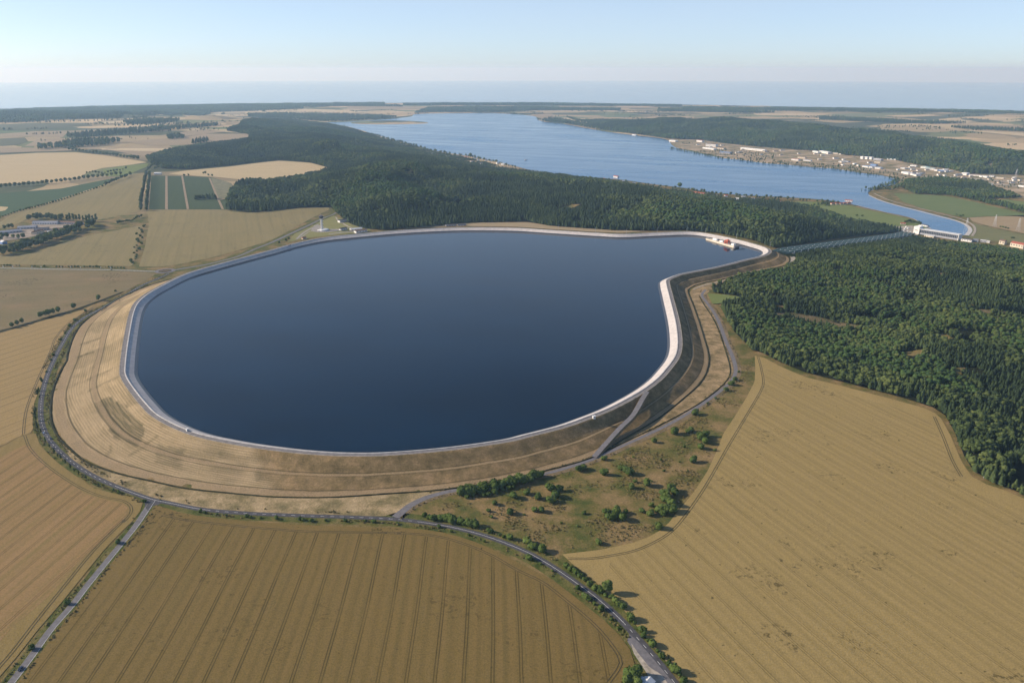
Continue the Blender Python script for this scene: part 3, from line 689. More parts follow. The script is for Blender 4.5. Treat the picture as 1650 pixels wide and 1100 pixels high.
# east shore and north end
sand = scrub('sandy_grass', [(0.32, (0.12, 0.14, 0.06)), (0.46, (0.32, 0.26, 0.14)), (0.58, (0.56, 0.42, 0.27)), (0.72, (0.68, 0.54, 0.38))], 0.012, 0.2)
fld('shore_plain', '1074,224 1090,224 1127,226 1154,230 1209,236 1309,244 1364,251 1445,259 1473,266 1527,273 1554,280 1650,283 2000,303 2000,345 1650,320 1600,300 1520,287 1480,290 1450,296 1440,286 1420,281.5 1380,276.5 1345,270.5 1310,268.5 1270,264.5 1230,261.5 1195,256.5 1165,253.5 1130,246.5 1100,239.5 1088,235', 1.0, sand, 100)
fld('gold_field', '905,190 930,190.5 960,194 985,202 965,204 940,200 915,195', 2.0, pal, 80)
fld('gold_field', '1010,180 1045,181.5 1040,182.5 1010,182', 8, pal, 80)
fld('stubble_field', '855,184 890,183.5 892,190 880,193 862,189', 1.5, tanf, 80)
for px_, mt in (('1485,207 1650,214.5 1650,220 1560,211.5', pal), ('1330,187 1420,189 1500,196 1440,196 1340,190', tanf), ('1540,201 1650,203 1650,206 1560,205', tanf), ('1205,182 1300,184 1310,187 1220,186', pal),
                ('1100,171.5 1250,173.2 1250,174.6 1100,173', pal), ('900,171 1080,173 1080,175 900,173', tanf), ('700,171.5 800,171.5 800,174 700,174', tanf), ('560,172 640,171 700,174 640,176.5 560,176', tanf), ('820,178 900,177 1000,179 990,180.5 900,180 830,180', pal)):
    fld('far_field', px_, 2.0, mt, 200)
fld('green_meadow', '1280,325 1330,326 1365,331 1400,339 1440,347 1470,354 1483,362 1500,371 1478,376 1450,371 1420,366 1370,360 1340,349', 1.0, M['lawn'], 80)
fld('green_meadow', '1440,312 1470,313 1527,317 1570,326 1650,345 1700,356 1640,349 1590,349 1555,351 1530,346 1490,337 1455,326', 1.0, crop('hay_meadow', (0.15, 0.22, 0.07), (0.20, 0.27, 0.085), (0.27, 0.29, 0.11), 0.3, spread=(120, 30)), 80)
fld('gold_field', '1562,351 1590,350 1650,347 1900,352 1900,385 1650,377 1590,364 1566,357', 1.0, crop('bleached_grass', (0.38, 0.29, 0.16), (0.50, 0.37, 0.205), (0.60, 0.44, 0.25), 0.3, spread=(90, 20)), 80)
fld('green_meadow', '1568,360 1590,366 1650,379 1900,396 1900,420 1650,392 1600,389 1566,385 1560,381', 1.0, crop('rough_pasture', (0.18, 0.21, 0.08), (0.25, 0.26, 0.10), (0.35, 0.30, 0.14), 0.3, spread=(60, 20)), 80)
fld('green_meadow', '1590,323 1620,322 1650,326 1800,340 1800,352 1650,340', 1.2, M['lawn'], 80)
fld('clearing', '1140,474 1160,475 1195,479 1190,484 1160,490 1148,492', 1.4, M['lawn'], 20)
ocre = scrub('sandy_clearing', [(0.35, (0.10, 0.11, 0.045)), (0.55, (0.22, 0.17, 0.085)), (0.7, (0.36, 0.26, 0.15))], 0.03, 0.4)
fld('clearing', '1240,505 1285,506 1330,515 1372,524 1425,529 1460,535 1440,537 1365,531 1310,523 1250,512', 2.2, ocre, 20)
fld('clearing', '1570,500 1650,508 1750,520 1750,530 1650,517 1590,508', 2.2, ocre, 20)
fld('clearing', '538,348 560,356 575,364 600,370 590,374 540,379 500,383 462,391 475,377 500,366 520,356', 0.5, crop('park_lawn', (0.24, 0.26, 0.075), (0.33, 0.32, 0.11), (0.42, 0.37, 0.16), 0.3, spread=(40, 12)), 25)
fld('clearing', '680,362 760,359.5 850,358.5 900,366 1000,371.5 1045,373.5 1000,376 960,374.5 880,369.5 830,366 754,365 700,367 640,370 640,368', 1.0, crop('straw_bank', (0.38, 0.30, 0.17), (0.50, 0.385, 0.22), (0.60, 0.46, 0.28), 0.3, spread=(60, 8)), 20)
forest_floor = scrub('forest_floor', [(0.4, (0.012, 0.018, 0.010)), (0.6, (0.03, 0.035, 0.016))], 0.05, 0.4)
# verge and roadside grass
verge = scrub('verge_grass', [(0.35, (0.07, 0.10, 0.022)), (0.5, (0.15, 0.155, 0.042)), (0.68, (0.27, 0.21, 0.08))], 0.07, 0.6)
drygr = scrub('dry_verge', [(0.35, (0.17, 0.14, 0.07)), (0.5, (0.27, 0.20, 0.11)), (0.68, (0.35, 0.26, 0.15))], 0.05, 0.5)
R1 = pts('272,441 255,449 229,460 202,476 164,497 136,512 117,528 101,553 87,580 76,607 68,637 65.5,662 68,684 76,703 93,725 117,746 147,765 185,783 240,803 273,811 327,821 400,828 482,831 564,834 632,836 673,841 727,850 782,864 841,887 882,909 923,936 964,966 1002,1001 1032,1035 1059,1067 1084,1098 1115,1140 1140,1175')
R1w = PX(R1)
tag(ribbon('verge', R1w, [10, 14, 24, 22, 22, 22, 26, 26, 30], 0.10, verge), kind='structure')
fld('verge', '100,715 139,746 191,765 245,777 300,789 382,797.5 450,803 540,803 630,797 690,793 735,790 690,798 660,812 634,831 564,832 482,829 400,826 327,819 273,809 240,801 185,781 147,763 117,744', 0.16, scrub('dry_mown_grass', [(0.36, (0.22, 0.185, 0.085)), (0.5, (0.40, 0.305, 0.155)), (0.64, (0.62, 0.46, 0.26))], 0.04, 0.5), 30)

fld('dry_strip', '975,729 1010,707 1061,677 1101,645 1131,617 1144,582 1136,545 1126,513 1117,488 1111,471 1116,465 1136,457 1164,452 1200,443 1236,436 1262,432 1273,425 1276,418 1290,420 1282,430 1240,441 1200,450 1165,460 1147,466 1140,472 1131,478 1145,498 1157,523 1167,551 1177,577 1182,598 1174,615 1152,634 1110,663 1068,686 1005,716', 0.12, scrub('toe_grass', [(0.36, (0.20, 0.155, 0.07)), (0.5, (0.38, 0.275, 0.14)), (0.66, (0.60, 0.42, 0.23))], 0.05, 0.5), 20)
# ------------------------------------------------------------------ roads
road = ribbon('road', R1w, 6.6, 0.24, M['asphalt'], step=6); tag(road, kind='structure')
R2w = PX(pts('246,806 236,822 218,849 191,882 142,942 117,974.5 82,1015 46,1064 20,1098 -12,1140'))
tag(ribbon('verge', R2w, 15, 0.12, verge), kind='structure')
tag(ribbon('side_road', R2w, [7.5, 5.8, 5.6, 5.6, 5.6], 0.20, M['light_asphalt'], step=6), kind='structure')
for s_ in (-1, 1):
    l_ = resample(catmull(R2w), 8); l_ = l_ + normals2(l_) * s_ * 2.75
    o = ribbon('edge_line', l_, 0.25, 0.27, M['pale_track'] if s_ > 0 else M['white_paint'], step=8, parent=None); tag(o, kind='structure')
drape('junction', PX(pts('232,800 262,807 258,814 248,814 240,824 234,819')), 0.21, M['asphalt'], 12, 6)['kind'] = 'structure'
R3w = PX(pts('637,834 646,827 664,813.5 691,800.5 732,791 800,779 875,764 925,750.5 957,739 1006,717.5 1070,687.5 1112,664 1155,634.5 1177,615 1185.5,598 1181,577 1170,551 1160,523 1151,504.5 1139,488 1131,476 1137,467'))
tag(ribbon('verge', R3w, 17, 0.10, drygr), kind='structure')
tag(ribbon('service_road', R3w, [9, 5.5, 5, 5, 5.2, 5.2, 5.2, 6, 6, 6, 5.5, 5], 0.20, M['light_asphalt'], step=6), kind='structure')
tag(ribbon('toe_ditch', PX(pts('970,731 1006,713 1060,687 1098,667 1133,646 1163,622 1175.5,605 1176,590 1169,565 1158,532 1146,508 1133,489 1127,477')), 2.0, 0.1, M['ditch'], step=6, height=.7), kind='structure')
tag(ribbon('service_road', at_z(pts('1117,466 1136,459 1165,452.5 1198,443.5 1231,436.5 1262,433 1276,426 1277,416 1267,409 1250,404.5'), 0), [4, 4, 4, 4, 5, 9, 12, 10, 5], 0.3, M['gravel'], step=6), kind='structure')
# ramp climbing the dam face
rp = pts('1043,631.5 1037,640 1020,669 998,691 971,721 957,737'); rz_ = np.array([16.3, 15.7, 11.3, 7.6, 2.6, 0.4])
rxy = np.array([at_z(rp[i:i + 1], rz_[i])[0] for i in range(len(rp))])
rampm = MB(); l_ = resample(catmull(np.column_stack([rxy, rz_])), 5); nn_ = normals2(l_[:, :2])
for i in range(len(l_)):
    for d_, dz_ in ((-4.6, -2.4), (-3.2, .35), (3.2, .35), (4.6, -2.4)):
        rampm.v.append((l_[i, 0] + nn_[i, 0] * d_, l_[i, 1] + nn_[i, 1] * d_, l_[i, 2] + dz_ + .5))
for i in range(len(l_) - 1):
    for k in range(3): rampm.f.append((4 * i + k, 4 * i + k + 1, 4 * i + 5 + k, 4 * i + 4 + k))
rampo = rampm.build('ramp', [M['light_asphalt'], drygr]); tag(rampo, kind='structure')
for p_ in rampo.data.polygons: p_.material_index = 0 if p_.index % 3 == 1 else 1
# west road, roundabout and the road up to the lookout
RWw = PX(pts('-300,431.5 0,432.5 80,433.8 180,435.2 235,437 255,437.5'))
tag(ribbon('verge', RWw, 26, 0.10, verge), kind='structure')
tag(ribbon('road', RWw, 8.5, 0.36, M['pale_track'], step=10), kind='structure')
RUw = PX(pts('275,436.5 300,432 340,425 382,414 410,402 440,390 470,376 500,362 520,352 538,345 545,338'))
tag(ribbon('verge', RUw, 30, 0.10, verge), kind='structure')
tag(ribbon('road', RUw, [10, 7, 7, 8, 9, 8, 7, 6], 0.34, M['light_asphalt'], step=10), kind='structure')
rc = P1(266, 437); MBr = MB(); k_ = 40
for i in range(k_):
    a = 2 * math.pi * i / k_; MBr.v += [(rc[0] + 22 * math.cos(a), rc[1] + 22 * math.sin(a), .45), (rc[0] + 14 * math.cos(a), rc[1] + 14 * math.sin(a), .45)]
MBr.f = [(2 * i, 2 * ((i + 1) % k_), 2 * ((i + 1) % k_) + 1, 2 * i + 1) for i in range(k_)]
tag(MBr.build('roundabout_road', M['light_asphalt']), kind='structure')
isl = MB().cyl((rc[0], rc[1], 0.3), 14, 13.4, .7, 28).build('roundabout_island', scrub('island_soil', [(0.4, (0.10, 0.08, 0.045)), (0.6, (0.2, 0.15, 0.09))], .1, .5)); tag(isl, kind='structure')
# broken and solid centre lines
ml = resample(catmull(R1w), 1.0); nn_ = normals2(ml); mk = MB()
def piece(i, j, wd=.22, d0=0.0):
    a, b = ml[i] + nn_[i] * d0, ml[j] + nn_[j] * d0; q = len(mk.v)
    for p_, s_, nrm in ((a, -1, nn_[i]), (a, 1, nn_[i]), (b, 1, nn_[j]), (b, -1, nn_[j])): mk.v.append((p_[0] + nrm[0] * wd * s_, p_[1] + nrm[1] * wd * s_, 0.26))
    mk.f.append((q, q + 1, q + 2, q + 3))
ux_, uy_ = px_of(np.column_stack([ml, np.zeros(len(ml))]))
i = 0
while i < len(ml) - 9:
    solid = (665 < ux_[i] < 1000) or (175 < ux_[i] < 330 and uy_[i] > 780)
    if solid: piece(i, i + 4, .15); i += 4
    else: piece(i, i + 4, .15); i += 10
mko = mk.build('lane_marking', M['white_paint']); mko.parent = road
# lay-by at the bottom of the picture
drape('lay_by', PX(pts('1014,1023 1010,1033 1022,1050 1040,1070 1058,1095 1090,1150 1110,1140 1084,1100 1055,1066 1030,1037')), 0.30, M['light_asphalt'], 10, 4)['kind'] = 'structure'
drape('lay_by_gravel', PX(pts('1017,1036 1028,1052 1048,1078 1056,1081 1068,1089 1080,1108 1060,1130 1050,1098 1036,1075 1020,1052')), 0.33, M['gravel'], 10, 4)['kind'] = 'structure'
# canal banks
cb_ = at_z(pts('1400,315 1420,324 1450,333 1480,340.5 1510,348.5 1541,356.5 1558,364 1563,372 1557,380'), LOW)
tag(ribbon('canal_bank', cb_, [7, 9, 10, 10, 10, 12, 14, 14], 1.5, M['concrete'], step=15), kind='structure')
tag(ribbon('canal_road', at_z(pts('1408,312 1430,322 1460,331 1490,338 1520,346 1551,354.5 1567,363 1571,372 1566,381'), LOW), 8, 1.7, M['gravel'], step=15), kind='structure')
tag(ribbon('canal_bank', at_z(pts('1380,331 1440,346 1470,352.5 1484,361 1500,369'), LOW), 5, 1.5, M['gravel'], step=15), kind='structure')
for px_ in ('1455,291 1500,288 1580,294 1650,302 1750,312', '1430,275 1480,284 1540,286 1650,296 1750,305'):
    tag(ribbon('yard_strip', at_z(pts(px_), LOW), [14, 36, 46, 40], 1.8, M['gravel'], step=30), kind='structure')

# ------------------------------------------------------------------ trees
def ico(sub=1):
    b = bmesh.new(); bmesh.ops.create_icosphere(b, subdivisions=sub, radius=1); v = [tuple(q.co) for q in b.verts]; f = [tuple(q.index for q in p.verts) for p in b.faces]; b.free(); return np.array(v), f
ICO, ICF = ico(3)
def crown(kind, seed, leaves=170):
    r = np.random.default_rng(seed); V = []; Fc = []
    def blob(c, rad, jag):
        n0 = len(V); ph = r.uniform(0, 6, (5, 3)); d = ICO.copy()
        k = sum(np.sin(d @ (ph[i] * 1.3) + ph[i, 0] * 3) for i in range(5)) / 5
        q = d * (1 + jag * k + r.uniform(-.09, .09, len(d)))[:, None] * np.array(rad) + np.array(c)
        V.extend(map(tuple, q)); Fc.extend(tuple(n0 + t for t in f) for f in ICF_)
    global ICF_
    if kind == 'pine':
        n0 = 0; T = 7; ns = 9
        for t in range(T):
            z0 = 0.18 + 0.80 * t / T; z1 = min(1.02, z0 + 0.26); R0 = 0.20 * (1 - t / T) ** 0.75 + 0.03
            b = len(V); ph = r.uniform(0, 6)
            for k in range(ns):
                a = 2 * math.pi * k / ns + ph; rr = R0 * r.uniform(.72, 1.25); V.append((rr * math.cos(a), rr * math.sin(a), z0 + r.uniform(-.03, .02)))
            V.append((r.uniform(-.01, .01), r.uniform(-.01, .01), z1))
            for k in range(ns): Fc.append((b + k, b + (k + 1) % ns, b + ns))
        for _ in range(90):
            z = r.uniform(.18, .92); R0 = 0.21 * (1 - (z - .15) / .85) ** .8 + .01; a = r.uniform(0, 6.28)
            c = np.array((R0 * math.cos(a), R0 * math.sin(a), z)); s = r.uniform(.025, .05)
            u = r.normal(size=3); u /= np.linalg.norm(u); w2 = np.cross(u, (math.cos(a), math.sin(a), -.3)); w2 /= np.linalg.norm(w2) + 1e-6
            b = len(V); V.extend([tuple(c - u * s), tuple(c + w2 * s), tuple(c + u * s)]); Fc.append((b, b + 1, b + 2))
        return V, Fc
    ICF_ = ICF2; base = ICO2
    if kind == 'broad': blobs = [((r.uniform(-.16, .16), r.uniform(-.16, .16), r.uniform(.42, .80)), r.uniform(.15, .25)) for _ in range(7)] + [((0, 0, .60), .30)]
    elif kind == 'tall': blobs = [((r.uniform(-.08, .08), r.uniform(-.08, .08), z), r.uniform(.12, .19)) for z in np.linspace(.32, .88, 6)]
    else: blobs = [((r.uniform(-.30, .30), r.uniform(-.30, .30), r.uniform(.30, .62)), r.uniform(.20, .34)) for _ in range(6)] + [((0, 0, .40), .42)]
    for c, rad in blobs:
        n0 = len(V); ph = r.uniform(-4, 4, (4, 3))
        k = sum(np.sin(base @ ph[i] + ph[i, 0] * 3) for i in range(4)) / 4
        q = base * (1 + .28 * k + r.uniform(-.12, .12, len(base)))[:, None] * np.array((rad, rad, rad * .9)) + np.array(c)
        V.extend(map(tuple, q)); Fc.extend(tuple(n0 + t for t in f) for f in ICF2)
    for _ in range(leaves):
        c0, rad = blobs[r.integers(len(blobs))]; d = r.normal(size=3); d /= np.linalg.norm(d)
        c = np.array(c0) + d * rad * r.uniform(.95, 1.22); s = rad * r.uniform(.12, .26)
        u = r.normal(size=3); u /= np.linalg.norm(u); w2 = np.cross(u, d); w2 /= np.linalg.norm(w2) + 1e-6
        b = len(V); V.extend([tuple(c - u * s), tuple(c + w2 * s), tuple(c + u * s), tuple(c - w2 * s)]); Fc.append((b, b + 1, b + 2, b + 3))
    return V, Fc
ICO2, ICF2 = ico(2)
def trunk_mb(h, r0):
    m_ = MB(); m_.cyl((0, 0, -.02), r0, r0 * .55, h, 6)
    for a in (0.4, 2.4, 4.5):
        m_.bar((0, 0, h * .62), (math.cos(a) * .12, math.sin(a) * .12, h * .62 + .14), r0 * .35, 4)
    return m_
PROTO = {}
def proto_meshes(kind, seed, mat, leaves=170):
    V, Fc = crown(kind, seed, leaves)
    cm = bpy.data.meshes.new(kind + '_crown'); cm.from_pydata(V, [], Fc); cm.materials.append(mat); cm.update()
    t_ = trunk_mb(.75 if kind == 'pine' else .5, .014 if kind != 'bush' else .02)
    tm = bpy.data.meshes.new(kind + '_trunk'); tm.from_pydata(t_.v, [], t_.f); tm.materials.append(M['bark']); tm.update()
    # joined copy for the far wood
    jm = bpy.data.meshes.new(kind + '_whole'); n0 = len(V)
    jm.from_pydata(list(V) + t_.v, [], list(Fc) + [tuple(n0 + q for q in f) for f in t_.f])
    jm.materials.append(mat); jm.materials.append(M['bark'])
    for p_ in jm.polygons: p_.material_index = 0 if p_.index < len(Fc) else 1
    jm.update(); return cm, tm, jm
for nm, kd, mt, cnt in (('pine', 'pine', 'pine', 3), ('broad', 'broad', 'broad', 3), ('tall', 'tall', 'broad', 2), ('young', 'tall', 'young', 2), ('bush', 'bush', 'bush', 3), ('lone', 'broad', 'bush', 2), ('tuft', 'bush', 'tuft', 3)):
    PROTO[nm] = [proto_meshes(kd, 11 + 7 * i + len(nm), M[mt], 240 if nm in ('bush', 'lone') else 110) for i in range(cnt)]
KINDNAME = {'pine': ('conifer_tree', 'tree'), 'broad': ('broadleaf_tree', 'tree'), 'tall': ('poplar_tree', 'tree'), 'young': ('birch_tree', 'tree'), 'bush': ('bush', 'bush'), 'lone': ('broadleaf_tree', 'tree'), 'tuft': ('tussock', 'grass')}
def tree(kind, x, y, h, label, group, z=None, wide=1.0):
    cm, tm, jm = random.choice(PROTO[kind]); nm, cat = KINDNAME[kind]
    if 'avenue' in label: nm = 'avenue_tree'
    if 'lakeside' in label: nm = 'lakeside_tree'
    z = float(H(x, y)) if z is None else z
    root = empty(nm, (x, y, z), random.uniform(0, 6.28), label, cat, group)
    s = h * 1.05
    root.scale = (s * wide, s * wide, s)
    c = bpy.data.objects.new('crown', cm); COL.objects.link(c); c.parent = root
    t = bpy.data.objects.new('trunk', tm); COL.objects.link(t); t.parent = root
    return root
def tree_px(kind, px, py, h, label, group, wide=1.0, jit=0):
    p_ = P1(px, py); tree(kind, p_[0] + random.uniform(-jit, jit), p_[1] + random.uniform(-jit, jit), h, label, group, wide=wide)

# meadow bushes
def scatter(data, kind, label, group, k=1.0):
    a = pts(data); w_ = PX(a[:, :2])
    for (x, y), row in zip(w_, a):
        h = row[2] * k if a.shape[1] > 2 else 5 * k
        tree(kind, x, y, h, label, group, wide=random.uniform(.9, 1.15))
scatter('973,741,5 933,759,7 940,756,6.5 973,765,8 1000,758,6 1013,764,8.5 1017,787,6.5 1043,783,8 1023,777,3.5 1050,776,2 1034,825,4.5 1049,816,4 1061,851,6.5 965,877,5.5 941,829,3.5 1054,713,6 1117,745,7.5 1120,668,7.5 1103,721,3 1152,727,3 827,802,7 849,797,6 867,804,6 797,813,5 787,825,3.5 822,828,6 792,834,3 861,825,5.5 872,825,5.5 905,843,2 930,849,2 1020,738,2.5 1065,742,2.5 1070,760,2.5 1108,760,2 1095,745,2 845,830,2', 'bush', 'round green bush standing on the dry meadow inside the road bend', 'bushes scattered over the dry meadow', 1.15)
scatter('1082,791,8 1087,797,7 1070,800,8 1071,809,8 1080,815,8.5 1074,804,7 1083,826,8 1062,826,7.5 1072,824,8.5 1048,830,6 1067,830,6', 'bush', 'bush in the tall clump at the meadow edge beside the barley', 'bushes of the clump beside the barley field', 1.15)
scatter('978,829,7 983,837,7 993,828,8 1003,838,8 1008,827,5 990,835,7', 'bush', 'bush in the close round clump in mid meadow', 'bushes of the round clump in mid meadow', 1.15)
scatter('1087,699,9 1114,696,6 1108,698,5 1128,707,9 1136,704,8 1136,714,8 1129,723,7', 'bush', 'dark bush in the loose group near the narrow end of the meadow', 'bushes near the narrow end of the meadow', 1.15)
scatter('887,791,8.5 895,801,8 889,809,7 902,791,7 884,808,5', 'bush', 'bush in the small clump near the service road hedge', 'bushes of the small clump near the hedge', 1.15)
scatter('821,869,6 849,877,7 858,885,7 874,890,7 790,858,5 805,864,3 865,886,4 812,866,3', 'bush', 'bush beside the road at the southern rim of the meadow', 'bushes along the southern rim of the meadow', 1.1)
scatter('684,832,5 691,836,4.5 699,838,6.5 711,839,7 720,840,8 728,841,9 741,844,7.5 748,846,6 757,848,8.5 766,850,8', 'bush', 'bush in the row beside the road east of the fork', 'bushes in the row east of the road fork', 1.1)
hd = resample(pts('740,799 775,792 812,784 850,775 870,768'), 4.2)
for x, y in PX(hd): tree('bush', x + random.uniform(-3, 3), y + random.uniform(-4, 4), random.uniform(8.5, 12), 'tall bush in the dense hedge below the dam', 'bushes of the dense hedge below the dam', wide=.9)
for x, y in PX(resample(pts('748,804 790,797 830,788'), 9)): tree('bush', x + random.uniform(-3, 3), y + random.uniform(-2, 2), random.uniform(3.5, 6), 'low bush in front of the dense hedge below the dam', 'low bushes in front of the dense hedge')
scatter('1184,613,6 1178,621,7 1170,630,6 1153,643,3 1140,651,2.5 1190,600,3', 'bush', 'bush beside the bend of the service road', 'bushes beside the service road bend', 1.1)
scatter('912,914,6 920,920,5.5 928,924,6 936,931,6 943,937,5.5 951,944,6 958,951,6.5 967,954,6 991,970,6 985,964,4.5 998,976,5.5 1004,981,6 975,962,4', 'bush', 'roadside bush in the hedge between road and barley', 'roadside bushes between road and barley', .95)
scatter('977,957,13', 'lone', 'tall spreading tree with a long shadow over the barley', 'lone roadside trees')
scatter('1015,998,8 1036,1019,6.5 1037,1026,5 1051,1041,7 1067,1060,5.5 1087,1083,8.5 1101,1100,6 1023,1006,3 1030,1013,3 1044,1034,3 1059,1050,3.5 1077,1072,4 1095,1091,4', 'bush', 'small rounded tree in the row right of the lower road', 'small trees right of the lower road', .95)
scatter('852,902,7 931,949,6 944,965,6.5 950,968,4 969,983,6.5 957,975,4 985,1000,3.5 996,1014,3 870,910,3 890,922,3', 'bush', 'verge bush left of the lower road beside the wheat', 'verge bushes left of the lower road', .85)
scatter('1019,1094,10 1012,1101,8 1024,1101,8', 'bush', 'leafy green tree behind the white roofed house at the bottom edge', 'trees behind the white roofed house', 1.15)
scatter('323,825,3.5 330,827,3 399,834,3.5 404,835,2.5 446,837,3.5 483,838,3.5 488,839,3 502,841,3.5 525,840,2.5 557,841,3.5 589,841,2.5 602,842,3.5 708,851,3.5 420,836,2 350,830,2 365,832,2 640,845,2.5 727,857,2.5 755,864,2.5 780,874,2.5', 'bush', 'small shrub on the verge between road and wheat', 'small shrubs on the wheat side verge', 1.15)
scatter('190,875,4.5', 'bush', 'small tree on the side road, topmost of three', None, 1.15)
scatter('110,973,4.5', 'bush', 'small tree on the side road, middle of three', None, 1.15)
scatter('52,1047,4', 'bush', 'small tree on the side road, lowest of three', None, 1.15)
scatter('233,809,3.5 192,795,3.5 183,791,2.5', 'bush', 'shrub on the rye side close to the junction', 'shrubs close to the junction', 1.15)
scatter('68,617,7 63,630,4.5 61,637,7 64,642,4 58,664,6 57,671,6.5 58,678,6.5 59,684,5 61,691,6 66,698,5 73,713,6 80,722,4.5 88,731,5 98,740,5 106,748,5 114,755,5 127,764,4 139,772,4 120,760,3.5 102,745,3.5 93,736,3.5', 'tall', 'young roadside tree in the curved row west of the dam', 'roadside trees in the curved row west of the dam', 1.2)
scatter('138,502,4.5 121,517,4.5 112,526,4.5 98,548,3 105,538,3 86,573,4 82,581,3 75,600,2.5 186,470,4', 'bush', 'small bush beside the road west of the dam', 'small bushes beside the west road', 1.15)
scatter('159,484,12', 'lone', 'single spreading tree nearest the roundabout between pasture and oats', None)
scatter('120,498,12', 'lone', 'single pale green tree right of the five field trees', None)
scatter('95,505,13 86,507,12 80,509,13 73,510,11 67,512,12', 'lone', 'tree in the close group of five between pasture and oats', 'five field trees in a close group')
scatter('36,522,11 28,525,11 20,528,10', 'lone', 'tree in the group of three at the left end of the pasture', 'three field trees at the left end of the pasture')
# hedgerow south of the west corn, farm belt, avenues
for x, y in PX(resample(pts('2,428 60,430 110,430.5 170,431 205,433'), 5)):
    if random.random() < .75: tree('bush', x, y, random.uniform(2, 5.5), 'low bush in the hedge beside the west road', 'low bushes beside the west road')
for x, y in PX(resample(pts('217,424 220,405 224,390 228,372 231,363'), 3.2)):
    tree('bush', x + random.uniform(-12, 12), y, random.uniform(3, 8), 'bush in the hedge line between the two corn fields', 'bushes between the two corn fields')
for x, y in PX(resample(pts('12,410 30,404 50,399 75,390 95,383 115,378 135,370 140,364'), 3.2)):
    for k in range(2): tree('broad', x + random.uniform(-16, 16), y + random.uniform(-25, 30), random.uniform(15, 24), 'broad tree in the dark belt in front of the farmyard', 'trees of the belt in front of the farmyard')
for x, y in PX(resample(pts('44,356 60,354 80,355 98,356'), 4)): tree('broad', x, y + random.uniform(-10, 20), random.uniform(15, 21), 'tree behind the long farm sheds', 'trees behind the farm sheds')
for x, y in PX(resample(pts('108,356 120,356 132,356 137,358 155,357'), 5)): tree('tall', x, y, random.uniform(17, 23), 'upright poplar at the right end of the farmyard', 'poplars at the right end of the farmyard')
for x, y in PX(pts('8,370 14,369 20,368 5,384 12,384 22,385 30,386 38,385 2,388')): tree('broad', x, y, random.uniform(13, 17), 'tree among the grey farm roofs', 'trees among the farm roofs')
for x, y in PX(resample(pts('2,303.5 60,298.5 110,293 150,288 195,282.5'), 7.6)): tree('broad', x, y, random.uniform(15, 19), 'round tree in the avenue along the gold field', 'trees of the avenue along the gold field', wide=1.1)
for x, y in PX(resample(pts('112,243 140,247 180,252 222,258'), 5.5)): tree('broad', x, y, random.uniform(17, 22), 'round tree in the far avenue behind the gold field', 'trees of the far avenue', wide=1.15)
for q in ('227,340 229,320 233,300 236,282', '236.5,340 238,320 240,300 242,284'):
    for x, y in PX(resample(pts(q), 2.0)): tree('tall', x, y, random.uniform(17, 23), 'tall tree in the double row beside the striped field', 'trees of the double row beside the striped field', wide=1.3)
for x, y in PX(resample(pts('0,351 30,341 70,331 105,321 140,309 170,299'), 5)): tree('bush', x, y, random.uniform(4, 9), 'bush in the hedge below the dark green field', 'bushes below the dark green field')
for x, y in PX(resample(pts('170,299 185,293 205,285 208,284'), 3)): tree('broad', x, y + random.uniform(-10, 25), random.uniform(12, 18), 'tree in the thicket at the tip of the dark green field', 'trees at the tip of the dark green field')
for x, y in PX(resample(pts('140,280 150,279 165,281 180,278 195,276 203,273'), 5)): tree('broad', x, y, random.uniform(9, 15), 'tree beside the bright green triangle', 'trees beside the bright green triangle')
for x, y in PX(resample(pts('313,323 320,322 330,321.5 340,321 348,322'), 2.0)):
    tree('pine', x, y + random.uniform(0, 25), random.uniform(14, 19), 'conifer in the small dark island in the striped field', 'conifers of the island in the striped field', wide=1.3)
for x, y in PX(resample(pts('190,361 200,359 212,358 222,352 228,350'), 3)): tree('broad', x, y, random.uniform(7, 12), 'low tree beside the farm track', 'low trees beside the farm track')
for x, y in PX(resample(pts('238,276 246,268 255,266 265,268 250,274'), 3)): tree('broad', x, y, random.uniform(12, 17), 'tree around the white cottage at the wood corner', 'trees around the white cottage')
for x, y in PX(pts('461,388 465,385 450,392')): tree('bush', x, y, random.uniform(5, 8), 'dark bush on the lawn below the lookout tower', 'dark bushes below the lookout tower')
for x, y in PX(pts('297,285 304,284 336,284 342,285 328,281 331,281')): tree('broad', x, y, random.uniform(10, 15), 'tree at the upper rim of the striped field', 'trees at the upper rim of the striped field')

HP = pts('608,224 615,225 628,229 642,236 650,240 698,248 706,250 716,251 722,253 752,254 765,256 770,258 783,258 790,259 802,263 760,260 775,264 810,265 920,287 927,288 932,288 972,289 1005,293 1012,296 1016,298 1022,296 1187,321 1190,324 1208,329 1222,331 1255,326 1262,328 1270,327 1170,316 1198,318 1213,321 1235,323')
